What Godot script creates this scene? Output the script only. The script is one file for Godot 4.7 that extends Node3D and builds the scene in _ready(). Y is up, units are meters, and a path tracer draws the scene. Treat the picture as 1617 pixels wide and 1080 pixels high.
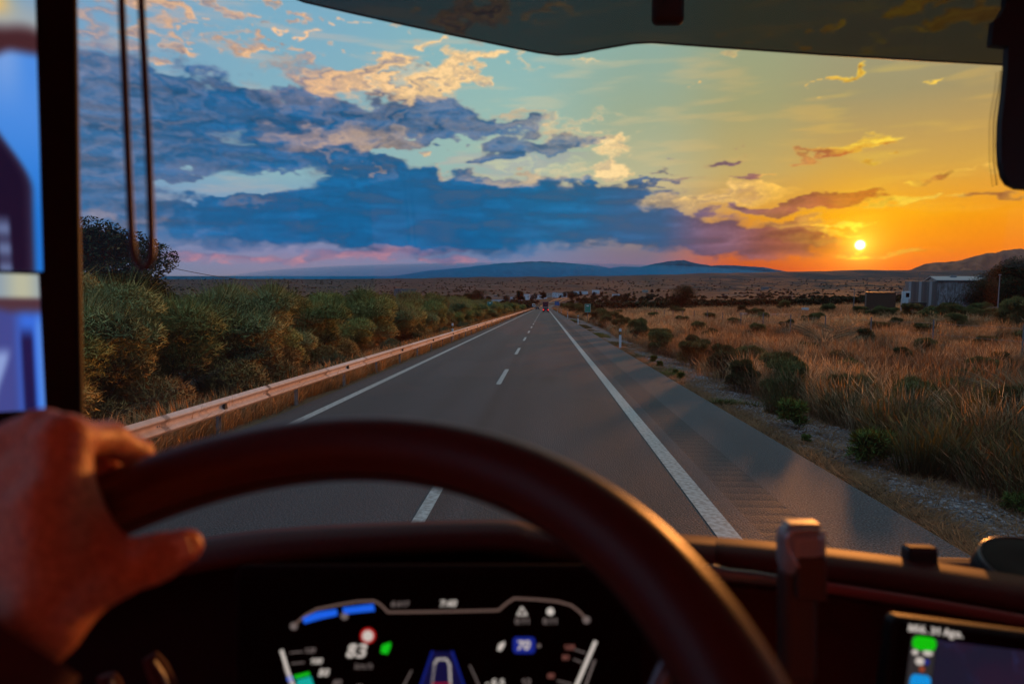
extends Node3D
# Dusk drive: the view from a truck driver's seat down a two-lane carriageway towards a low sun.
# World: the road runs along -Z and falls 4.2 %, x is to the right, y up, metres.

const SLOPE := 0.0417          # fall of the road
const EYE := Vector3(0, 2.4, 0)
const FOCAL := 1078.0          # focal length in photograph pixels (24 mm on full frame)
var cam_t := Transform3D()     # camera
var cab_t := Transform3D()     # the truck: origin at the driver's eye, axes along the road
var cab_inv := Transform3D()
var rng := RandomNumberGenerator.new()
var used := {}
var M := {}

# ---------------------------------------------------------------- mesh builder
class MB:
	var v := PackedVector3Array()
	var n := PackedVector3Array()
	var c := PackedColorArray()
	var uv := PackedVector2Array()
	var ix := PackedInt32Array()
	var col := Color(1, 1, 1)
	func vert(p: Vector3, nn: Vector3, t := Vector2.ZERO) -> int:
		v.push_back(p)
		n.push_back(nn)
		c.push_back(col)
		uv.push_back(t)
		return v.size() - 1
	func face(a: int, b: int, d: int) -> void:   # counter-clockwise seen from outside; stored clockwise
		ix.push_back(a)
		ix.push_back(d)
		ix.push_back(b)
	func tri(a: Vector3, b: Vector3, d: Vector3) -> void:
		var nn := (b - a).cross(d - a).normalized()
		face(vert(a, nn), vert(b, nn), vert(d, nn))
	func quad(a: Vector3, b: Vector3, d: Vector3, e: Vector3) -> void:
		var nn := (b - a).cross(e - a).normalized()
		var i := vert(a, nn, Vector2(0, 1))
		vert(b, nn, Vector2(1, 1))
		vert(d, nn, Vector2(1, 0))
		vert(e, nn, Vector2(0, 0))
		face(i, i + 1, i + 2)
		face(i, i + 2, i + 3)
	func box(ctr: Vector3, size: Vector3, b := Basis()) -> void:
		var h := size * 0.5
		for k in 3:
			for s in [-1.0, 1.0]:
				var w := Vector3.ZERO
				w[k] = s
				var a := Vector3.ZERO
				a[(k + 1) % 3] = 1.0
				var d := Vector3.ZERO
				d[(k + 2) % 3] = s
				var p := ctr + b * (w * h)
				var ah := b * (a * h)
				var dh := b * (d * h)
				quad(p - ah - dh, p + ah - dh, p + ah + dh, p - ah + dh)
	func rbox(ctr: Vector3, size: Vector3, r: float, b := Basis()) -> void:   # box with rounded edges
		var h := size * 0.5
		r = minf(r, minf(h.x, minf(h.y, h.z)) * 0.98)
		for k in 3:
			for s in [-1.0, 1.0]:
				var k1 := (k + 1) % 3
				var k2 := (k + 2) % 3
				var first := v.size()
				for iu in 8:
					for iw in 8:
						var q := Vector3.ZERO
						q[k] = s * h[k]
						q[k1] = edge_at(iu, h[k1], r)
						q[k2] = edge_at(iw, h[k2], r) * s
						var inner := q.clamp(-(h - Vector3(r, r, r)), h - Vector3(r, r, r))
						var dir := (q - inner).normalized()
						vert(ctr + b * (inner + dir * r), b * dir, Vector2(iu / 7.0, iw / 7.0))
				for iu in 7:
					for iw in 7:
						var a := first + iu * 8 + iw
						face(a, a + 8, a + 9)
						face(a, a + 9, a + 1)
	func edge_at(i: int, h: float, r: float) -> float:
		var off: float = [0.0, 0.28, 0.6, 1.0][i if i < 4 else 7 - i] * r
		return -h + off if i < 4 else h - off
	func tube(path: PackedVector3Array, radii: PackedFloat32Array, sides: int, closed := false, flat := 1.0, upv := Vector3.UP) -> void:
		var m := path.size()
		var first := v.size()
		var ref := upv
		for i in m:
			var t: Vector3
			if closed:
				t = (path[(i + 1) % m] - path[(i - 1 + m) % m]).normalized()
			else:
				t = (path[mini(i + 1, m - 1)] - path[maxi(i - 1, 0)]).normalized()
			var side := t.cross(ref)
			if side.length() < 0.05:
				side = t.cross(Vector3(0.3, 0.1, 1))
			side = side.normalized()
			var up := side.cross(t).normalized()
			var r: float = radii[i] if radii.size() > 1 else radii[0]
			for j in sides:
				var a := TAU * j / sides
				var d := side * cos(a) + up * sin(a)
				vert(path[i] + side * cos(a) * r + up * sin(a) * r * flat, d, Vector2(float(j) / sides, float(i) / m))
		for i in (m if closed else m - 1):
			for j in sides:
				var a := first + i * sides + j
				var b := first + i * sides + (j + 1) % sides
				var d := first + ((i + 1) % m) * sides + j
				var e := first + ((i + 1) % m) * sides + (j + 1) % sides
				face(a, e, b)
				face(a, d, e)
		if not closed:
			for end in 2:
				var base := first + (m - 1) * sides * end
				var ctr: Vector3 = path[(m - 1) * end]
				var ax: Vector3 = (path[m - 1] - path[m - 2]).normalized() if end == 1 else (path[0] - path[1]).normalized()
				var k := vert(ctr, ax)
				var f := v.size()
				for j in sides:
					vert(v[base + j], ax)
				for j in sides:
					if end == 1:
						face(k, f + (j + 1) % sides, f + j)
					else:
						face(k, f + j, f + (j + 1) % sides)
	func lathe(prof: PackedVector2Array, sides: int, xf := Transform3D()) -> void:   # profile (radius, height) from the bottom up
		var first := v.size()
		var m := prof.size()
		for i in m:
			var t := prof[mini(i + 1, m - 1)] - prof[maxi(i - 1, 0)]
			var nn := Vector2(t.y, -t.x).normalized()
			for j in sides:
				var a := TAU * j / sides
				vert(xf * Vector3(prof[i].x * cos(a), prof[i].y, prof[i].x * sin(a)), (xf.basis * Vector3(nn.x * cos(a), nn.y, nn.x * sin(a))).normalized())
		for i in m - 1:
			for j in sides:
				var a := first + i * sides + j
				var b := first + i * sides + (j + 1) % sides
				face(a, a + sides, b + sides)
				face(a, b + sides, b)
	func prism(poly: PackedVector2Array, x0: float, x1: float, xf := Transform3D()) -> void:   # outline in (z, y), drawn out along x
		var p := poly
		if Geometry2D.is_polygon_clockwise(p):
			p.reverse()
		var idx := Geometry2D.triangulate_polygon(p)
		for k in range(0, idx.size(), 3):
			var a := p[idx[k]]
			var b := p[idx[k + 1]]
			var d := p[idx[k + 2]]
			tri(xf * Vector3(x0, a.y, a.x), xf * Vector3(x0, b.y, b.x), xf * Vector3(x0, d.y, d.x))
			tri(xf * Vector3(x1, a.y, a.x), xf * Vector3(x1, d.y, d.x), xf * Vector3(x1, b.y, b.x))
		for k in p.size():
			var a := p[k]
			var b := p[(k + 1) % p.size()]
			quad(xf * Vector3(x0, b.y, b.x), xf * Vector3(x0, a.y, a.x), xf * Vector3(x1, a.y, a.x), xf * Vector3(x1, b.y, b.x))
	func grid(pts: PackedVector3Array, cols: int, cc := PackedColorArray(), flip := false) -> void:   # rows of points, smooth
		var first := v.size()
		var rows := pts.size() / cols
		for r in rows:
			for k in cols:
				var px := pts[r * cols + mini(k + 1, cols - 1)] - pts[r * cols + maxi(k - 1, 0)]
				var py := pts[mini(r + 1, rows - 1) * cols + k] - pts[maxi(r - 1, 0) * cols + k]
				var nn := px.cross(py).normalized()
				if cc.size():
					col = cc[r * cols + k]
				vert(pts[r * cols + k], -nn if flip else nn, Vector2(float(k) / maxi(cols - 1, 1), float(r) / maxi(rows - 1, 1)))
		for r in rows - 1:
			for k in cols - 1:
				var a := first + r * cols + k
				if flip:
					face(a, a + cols + 1, a + 1)
					face(a, a + cols, a + cols + 1)
				else:
					face(a, a + 1, a + cols + 1)
					face(a, a + cols + 1, a + cols)
	func blade(a: Vector3, b: Vector3, w: Vector3, nn: Vector3) -> void:   # a leaf-thin spike
		var i := vert(a - w, nn)
		vert(a + w, nn)
		vert(b, nn)
		face(i, i + 1, i + 2)
	func mesh() -> ArrayMesh:
		var m := ArrayMesh.new()
		var arr := []
		arr.resize(Mesh.ARRAY_MAX)
		arr[Mesh.ARRAY_VERTEX] = v
		arr[Mesh.ARRAY_NORMAL] = n
		arr[Mesh.ARRAY_COLOR] = c
		arr[Mesh.ARRAY_TEX_UV] = uv
		arr[Mesh.ARRAY_INDEX] = ix
		m.add_surface_from_arrays(Mesh.PRIMITIVE_TRIANGLES, arr)
		return m

# ---------------------------------------------------------------- objects
func numbered(parent: Node, called: String) -> String:
	var key := "%d/%s" % [parent.get_instance_id(), called]
	used[key] = used.get(key, -1) + 1
	return called if used[key] == 0 else "%s_%03d" % [called, used[key]]

func tag(o: Node, label: String, category: String, group := "", kind := "") -> Node:
	if label:
		o.set_meta("label", label)
	if category:
		o.set_meta("category", category)
	if group:
		o.set_meta("group", group)
	if kind:
		o.set_meta("kind", kind)
	return o

func thing(called: String, label: String, category: String, at := Transform3D(), group := "") -> Node3D:
	var o := Node3D.new()
	o.name = numbered(self, called)
	add_child(o, true)
	o.transform = at
	tag(o, label, category, group)
	return o

func part(parent: Node3D, called: String, m: Mesh, mat: Material, at := Transform3D()) -> MeshInstance3D:
	var o := MeshInstance3D.new()
	o.name = numbered(parent, called)
	o.mesh = m
	o.material_override = mat
	parent.add_child(o, true)
	o.transform = at
	return o

func many(called: String, label: String, m: Mesh, mat: Material, places: Array[Transform3D], tints: PackedColorArray) -> void:
	var mm := MultiMesh.new()
	mm.transform_format = MultiMesh.TRANSFORM_3D
	mm.use_colors = true
	mm.mesh = m
	mm.instance_count = places.size()
	for i in places.size():
		mm.set_instance_transform(i, places[i])
		mm.set_instance_color(i, tints[i])
	var o := MultiMeshInstance3D.new()
	o.name = numbered(self, called)
	o.multimesh = mm
	o.material_override = mat
	add_child(o, true)
	tag(o, label, "vegetation", "", "stuff")

func copy_of(proto: Node3D, label: String, at: Transform3D) -> Node3D:
	var o: Node3D = proto.duplicate()
	o.name = numbered(self, str(proto.name).rstrip("_0123456789"))
	add_child(o, true)
	o.transform = at
	o.set_meta("label", label)
	return o

func move(x: float, y: float, z: float, turn := 0.0, size := 1.0) -> Transform3D:
	return Transform3D(Basis(Vector3.UP, turn).scaled(Vector3(size, size, size)), Vector3(x, y, z))

# a point seen at a pixel of the 1617 x 1080 photograph, at a distance along the lens axis
func at(px: float, py: float, depth: float) -> Vector3:
	return cam_t * Vector3((px - 808.5) / FOCAL * depth, (540.0 - py) / FOCAL * depth, -depth)

func in_cab(px: float, py: float, depth: float) -> Vector3:
	return cab_inv * at(px, py, depth)

func lin(r: float, g: float, b: float) -> Color:
	return Color(r, g, b).linear_to_srgb()

func paint(color: Color, rough := 0.8, metal := 0.0, spec := 0.5) -> StandardMaterial3D:
	var m := StandardMaterial3D.new()
	m.albedo_color = color.linear_to_srgb()
	m.roughness = rough
	m.metallic = metal
	m.metallic_specular = spec
	return m

func glow(color: Color, energy: float) -> StandardMaterial3D:
	var m := paint(Color(0.01, 0.01, 0.01), 0.5)
	m.emission_enabled = true
	m.emission = color
	m.emission_energy_multiplier = energy
	return m

func noise_tex(size: int, freq: float, lo: Color, hi: Color, sd: int, kind := FastNoiseLite.TYPE_SIMPLEX_SMOOTH, oct := 4) -> ImageTexture:
	var f := FastNoiseLite.new()
	f.noise_type = kind
	f.frequency = freq
	f.fractal_octaves = oct
	f.seed = sd
	var raw := f.get_seamless_image(size, size)
	var im := Image.create(size, size, false, Image.FORMAT_RGB8)
	for y in size:
		for x in size:
			im.set_pixel(x, y, lo.lerp(hi, raw.get_pixel(x, y).r))
	return ImageTexture.create_from_image(im)

func smooth(a: float, b: float, x: float) -> float:
	var t := clampf((x - a) / (b - a), 0.0, 1.0)
	return t * t * (3.0 - 2.0 * t)
# cloud banks: azimuth, elevation, half width, half height, tilt (degrees), thickness, how sunlit
const CLOUDS := [
	[-8.93, 4.72, 16.59, 2.97, 0, 1.30, 0.00], [-17.54, 4.84, 10.17, 1.79, -2, 1.00, 0.00], [2.05, 5.24, 8.75, 2.35, 4, 1.20, 0.00], [10.25, 3.77, 7.43, 1.82, 6, 1.00, 0.00], [17.05, 2.66, 6.04, 1.27, 3, 0.90, 0.00], [-5.27, 7.03, 7.72, 1.32, 0, 0.90, 0.00],
	[-12.50, 6.94, 6.03, 1.00, 0, 0.80, 0.00], [-23.23, 5.17, 5.94, 1.06, -4, 0.80, 0.02], [5.13, 6.72, 4.07, 1.01, 0, 0.80, 0.00], [-26.44, 3.64, 8.76, 1.90, 0, 0.55, 0.05], [-30.22, 4.89, 4.93, 1.37, 0, 0.60, 0.05], [-27.34, 13.12, 5.39, 1.73, 8, 0.85, 0.10],
	[-23.89, 12.11, 10.06, 1.80, 6, 1.00, 0.03], [-29.99, 9.83, 5.66, 2.63, 0, 0.75, 0.08], [-15.40, 11.95, 7.20, 1.42, 8, 0.90, 0.10], [-22.17, 9.25, 9.98, 1.41, 4, 0.80, 0.06], [-14.48, 8.77, 5.42, 1.08, 8, 0.85, 0.03], [-29.68, 7.63, 4.52, 1.35, 0, 0.60, 0.08],
	[-8.34, 12.18, 7.48, 1.25, 4, 1.00, 0.12], [-11.38, 13.29, 4.42, 0.94, 0, 0.70, 0.15], [-3.18, 11.75, 3.04, 0.58, 0, 0.60, 0.30], [-32.96, 13.72, 3.36, 2.45, 0, 0.60, 0.15], [-33.13, 10.39, 3.41, 2.97, 0, 0.70, 0.10], [-33.35, 6.07, 3.47, 2.63, 0, 0.60, 0.10],
	[-19.71, 13.10, 4.14, 1.10, 0, 0.60, 0.20], [-36.74, 11.60, 4.87, 3.62, 0, 0.90, 0.08], [-40.94, 8.70, 6.36, 4.70, 0, 0.90, 0.05], [-38.47, 5.73, 5.49, 2.90, 0, 0.80, 0.05], [-43.47, 12.09, 4.35, 3.29, 0, 0.80, 0.10], [-5.98, 20.21, 2.62, 1.72, 0, 0.90, 0.50],
	[21.38, 17.47, 1.46, 0.49, -5, 0.70, 0.80], [26.09, 16.73, 1.50, 0.56, -5, 0.60, 0.80], [29.25, 17.44, 2.10, 1.15, 0, 0.90, 0.60], [1.41, 20.83, 1.89, 0.60, 0, 0.60, 0.80], [15.62, 17.61, 0.88, 0.43, 0, 0.50, 0.90], [-2.40, 10.14, 4.85, 0.69, -6, 0.95, 0.15],
	[0.97, 10.76, 3.05, 0.49, -5, 0.70, 0.25], [-4.74, 9.54, 2.05, 0.40, -5, 0.60, 0.10], [-16.07, 14.92, 2.07, 1.27, -10, 1.00, 0.95], [-12.83, 16.54, 2.48, 0.76, -14, 1.00, 0.80], [-14.09, 15.48, 1.91, 0.91, 0, 0.60, 0.90], [-10.85, 14.94, 2.44, 1.25, -16, 1.05, 1.00],
	[-8.05, 15.80, 2.06, 1.29, -14, 1.05, 1.00], [-6.26, 16.21, 1.08, 1.10, 0, 0.70, 1.00], [-8.83, 14.30, 2.27, 0.61, 0, 0.60, 0.70], [-12.37, 14.18, 1.94, 0.60, 0, 0.60, 0.85], [-5.24, 15.53, 0.69, 0.46, 0, 0.50, 0.95], [-17.28, 14.85, 2.80, 1.09, 0, 0.70, 0.60],
	[-21.04, 15.46, 3.12, 0.88, 0, 0.45, 0.50], [-15.43, 10.86, 2.91, 0.95, 0, 0.80, 0.75], [-19.31, 10.81, 2.81, 0.84, 0, 0.70, 0.60], [-12.43, 11.11, 1.98, 0.67, 0, 0.60, 0.80], [-28.97, 18.50, 1.32, 1.43, 20, 0.85, 0.85], [-29.69, 16.20, 1.02, 1.06, 20, 0.75, 0.80],
	[-27.85, 15.86, 1.62, 0.38, 0, 0.60, 0.80], [-25.14, 19.39, 1.73, 0.44, 4, 0.75, 0.75], [-20.45, 19.27, 1.57, 0.46, -8, 0.75, 0.85], [-22.26, 17.24, 1.13, 0.51, -4, 0.60, 0.80], [-21.67, 17.21, 0.70, 0.43, 0, 0.60, 0.90], [-18.61, 18.35, 0.54, 0.43, 0, 0.65, 1.00],
	[-13.28, 18.98, 0.75, 0.30, 0, 0.50, 0.95], [-8.79, 18.31, 1.54, 0.40, 0, 0.65, 0.95], [-25.86, 17.71, 0.74, 0.25, 0, 0.35, 0.80], [-33.15, 17.26, 1.81, 1.56, 0, 0.45, 0.45], [-23.66, 18.18, 0.59, 0.21, 0, 0.40, 0.90], [-24.14, 17.21, 0.93, 0.29, 0, 0.40, 0.70],
	[-19.60, 16.80, 0.99, 0.30, 0, 0.40, 0.80], [-16.67, 19.69, 0.81, 0.25, 0, 0.35, 0.90], [-27.17, 17.14, 0.81, 0.41, 0, 0.40, 0.75], [4.82, 11.17, 2.75, 0.44, -3, 0.60, 0.95], [5.34, 10.19, 0.90, 1.07, 15, 0.75, 1.10], [4.59, 8.88, 1.32, 0.79, 30, 0.70, 1.05],
	[5.88, 8.36, 1.41, 0.35, -4, 0.50, 1.00], [1.99, 11.71, 2.52, 0.48, -6, 0.50, 0.70], [3.52, 12.64, 2.00, 0.33, 0, 0.30, 0.85], [-0.08, 12.37, 2.02, 0.38, 0, 0.50, 0.60], [-2.15, 12.96, 2.02, 0.38, 0, 0.40, 0.70], [1.69, 16.65, 0.59, 0.32, 0, 0.70, 1.00],
	[2.97, 16.71, 0.49, 0.27, 0, 0.50, 1.00], [12.67, 14.56, 0.46, 0.27, 0, 0.60, 1.00], [-2.66, 16.78, 1.47, 0.27, 0, 0.30, 0.90], [-2.14, 7.80, 3.10, 0.50, -4, 0.50, 0.85], [-0.06, 8.29, 6.16, 1.10, 0, 0.22, 0.90], [-4.23, 7.80, 2.07, 0.40, 0, 0.50, 0.70],
	[14.26, 9.04, 2.63, 0.29, -4, 0.95, 0.10], [16.66, 7.50, 1.20, 0.24, -3, 0.90, 0.12], [18.03, 7.72, 0.99, 0.19, -8, 0.78, 0.70], [19.78, 9.01, 1.49, 0.28, -4, 0.80, 0.25], [22.17, 9.03, 1.69, 0.41, -3, 1.00, 0.10], [24.67, 9.02, 1.70, 0.27, -6, 1.00, 0.50],
	[26.07, 9.25, 0.94, 0.26, -4, 0.80, 0.25], [23.42, 9.39, 3.72, 0.27, -6, 0.54, 1.00], [22.36, 14.35, 1.23, 0.34, -16, 1.00, 1.00], [23.58, 14.84, 0.96, 0.25, -10, 1.00, 1.00], [21.43, 14.28, 0.66, 0.26, 0, 0.78, 0.95], [27.61, 13.50, 0.67, 0.20, 0, 0.46, 1.00],
	[20.47, 13.69, 0.34, 0.22, 0, 0.54, 1.00], [9.66, 8.26, 1.77, 0.20, 0, 0.70, 0.25], [8.68, 7.40, 2.98, 0.25, 3, 0.75, 0.10], [11.40, 7.57, 1.95, 0.24, 0, 0.78, 0.40], [13.14, 6.19, 6.24, 0.69, -3, 0.62, 0.90], [16.45, 6.65, 1.39, 0.29, -14, 0.62, 1.00],
	[10.20, 5.97, 3.46, 0.50, 0, 0.54, 0.85], [21.02, 5.42, 3.93, 0.56, -6, 1.00, 0.06], [17.43, 5.18, 2.76, 0.39, 0, 0.90, 0.10], [23.15, 5.79, 2.11, 0.32, -4, 0.70, 0.20], [26.05, 5.46, 2.40, 0.22, -3, 0.93, 0.60], [27.23, 5.58, 1.56, 0.18, 0, 0.62, 1.00],
	[15.55, 5.48, 1.41, 0.19, 0, 0.80, 0.05], [28.72, 6.75, 1.74, 0.22, -6, 0.80, 0.15], [30.55, 7.08, 1.23, 0.17, -10, 0.78, 0.80], [27.18, 6.59, 1.17, 0.13, -4, 0.62, 0.80], [31.72, 5.31, 2.34, 0.21, -6, 0.80, 0.12], [29.55, 5.18, 1.49, 0.13, 0, 0.46, 0.90],
	[22.81, 3.77, 1.96, 0.19, -6, 0.62, 1.20], [19.29, 4.16, 2.70, 0.29, 0, 0.93, 0.35], [17.94, 3.62, 4.13, 0.34, 2, 0.70, 0.10], [21.54, 3.34, 2.62, 0.19, 2, 0.78, 0.90], [20.68, 2.79, 3.10, 0.24, 2, 0.78, 0.35], [26.63, 1.65, 3.60, 0.18, 0, 0.39, 0.50],
	[23.44, 3.93, 1.27, 0.19, -8, 0.80, 1.20], [21.52, 3.71, 1.13, 0.19, 4, 0.70, 1.10], [18.84, 3.88, 1.36, 0.24, 2, 0.60, 0.90], [24.60, 1.49, 2.50, 0.19, 0, 0.40, 0.90], [14.57, 6.73, 2.84, 0.39, -4, 0.50, 0.95], [21.11, 3.06, 2.64, 0.24, 3, 0.80, 0.10],
	[-15.63, 1.74, 8.96, 0.36, -2, 0.42, 0.75], [-21.96, 1.29, 7.03, 0.35, 0, 0.35, 0.70], [-12.58, 2.27, 3.06, 0.26, 0, 0.40, 0.80], [-8.45, 1.26, 6.76, 0.31, 2, 0.40, 0.70], [-27.83, 1.47, 4.75, 0.28, 0, 0.30, 0.60], [-31.87, 4.15, 3.59, 0.41, 0, 0.35, 0.60],
	[2.08, 0.58, 7.31, 0.26, 0, 0.30, 0.55], [-23.22, 5.55, 1.65, 0.24, 0, 0.40, 0.70], [-17.42, 9.48, 0.58, 0.48, 0, 0.50, 0.80], [-14.73, 8.47, 0.39, 0.29, 0, 0.70, 1.00], [-9.90, 9.96, 0.61, 0.39, 0, 0.50, 0.70], [-8.64, 8.26, 0.51, 0.20, 0, 0.50, 1.00],
	[-28.47, 16.03, 1.60, 0.33, 0, 0.50, 0.90], [-24.99, 6.76, 3.78, 0.94, -2, -1.50, 0.00], [-22.23, 7.36, 2.30, 0.57, 0, -0.90, 0.00], [-25.29, 10.29, 2.61, 0.45, -4, -0.55, 0.00], [-13.97, 9.37, 1.98, 0.39, -5, -0.30, 0.00], [-24.14, 5.37, 1.36, 0.29, 0, -0.50, 0.00],
	[-12.45, 9.90, 2.49, 0.58, 6, -0.50, 0.00], [-8.36, 10.39, 3.03, 0.59, 6, -0.80, 0.00], [-28.45, 7.03, 0.84, 0.36, 0, -0.60, 0.00],
]

# ---------------------------------------------------------------- sky
const SUN_AZ := 24.1
const SUN_EL := 2.3
const SKY_AZ := [-180, -110, -60, -35, -20, -3, 8, 16, 24, 34, 60, 110, 180]
const SKY_EL := [0, 2, 4.5, 8, 13, 20, 45, 90]
const SKY_RGB := [
	"7f7f9f 82809c 857e9d 7a859c 8c849a 7e7e9c 86708c cc4a1c ff5c00 f86a04 c8805a 9a8090 7f7f9f",
	"7a85ab 7d84a8 8486ac 7e8bb0 8c8cb0 7286ac 847684 de7018 ff8e00 fc8800 cd8a55 9b8698 7a85ab",
	"6f8fb4 7290b6 7896bc 7896be 7896be 82a0b4 aaa08c e69a2c fdac06 fca008 cc9462 98929f 6f8fb4",
	"6c93b8 7097ba 789dc0 7da5c3 8cb4be a0beaf beb991 c8ab6a d6a654 d8a64c c39c72 939aa8 6c93b8",
	"6a96bc 6f99be 76a0c2 7da5c3 87b4c3 9bbeb4 9fae92 a6a478 a69a72 a8966a a8a088 8ba0b0 6a96bc",
	"6796be 6c9bc1 74a2c5 78a5c8 7dafc8 87b9be 88b0aa 98a88c 989e84 969a82 94a59c 83a2b2 6796be",
	"6ea3cf 71a6d1 76a9d3 7aacd4 7eafd3 83b2d0 86b3cd 88b2c7 8ab0c2 89aebf 88adc0 7dabc6 6ea3cf",  # above the view, brightened to light the ground
	"659acb 659acb 659acb 659acb 659acb 659acb 659acb 659acb 659acb 659acb 659acb 659acb 659acb",
]
var sky_grid := []
var n_big := FastNoiseLite.new()
var n_fine := FastNoiseLite.new()
var n_warp := FastNoiseLite.new()
var n_puff := FastNoiseLite.new()

func clear_sky(az: float, el: float) -> Color:
	el = maxf(el, 0.0)
	var i := 0
	while i < SKY_AZ.size() - 2 and az > SKY_AZ[i + 1]:
		i += 1
	var j := 0
	while j < SKY_EL.size() - 2 and el > SKY_EL[j + 1]:
		j += 1
	var u := smooth(SKY_AZ[i], SKY_AZ[i + 1], az)
	var w := clampf((el - SKY_EL[j]) / (SKY_EL[j + 1] - SKY_EL[j]), 0.0, 1.0)
	var a: Color = sky_grid[j][i].lerp(sky_grid[j][i + 1], u)
	return a.lerp(sky_grid[j + 1][i].lerp(sky_grid[j + 1][i + 1], u), w)

func ramp(az: float, stops: Array) -> Color:   # [azimuth, colour] pairs
	for k in range(1, stops.size()):
		if az <= stops[k][0]:
			return stops[k - 1][1].lerp(stops[k][1], smooth(stops[k - 1][0], stops[k][0], az))
	return stops[-1][1]

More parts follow.
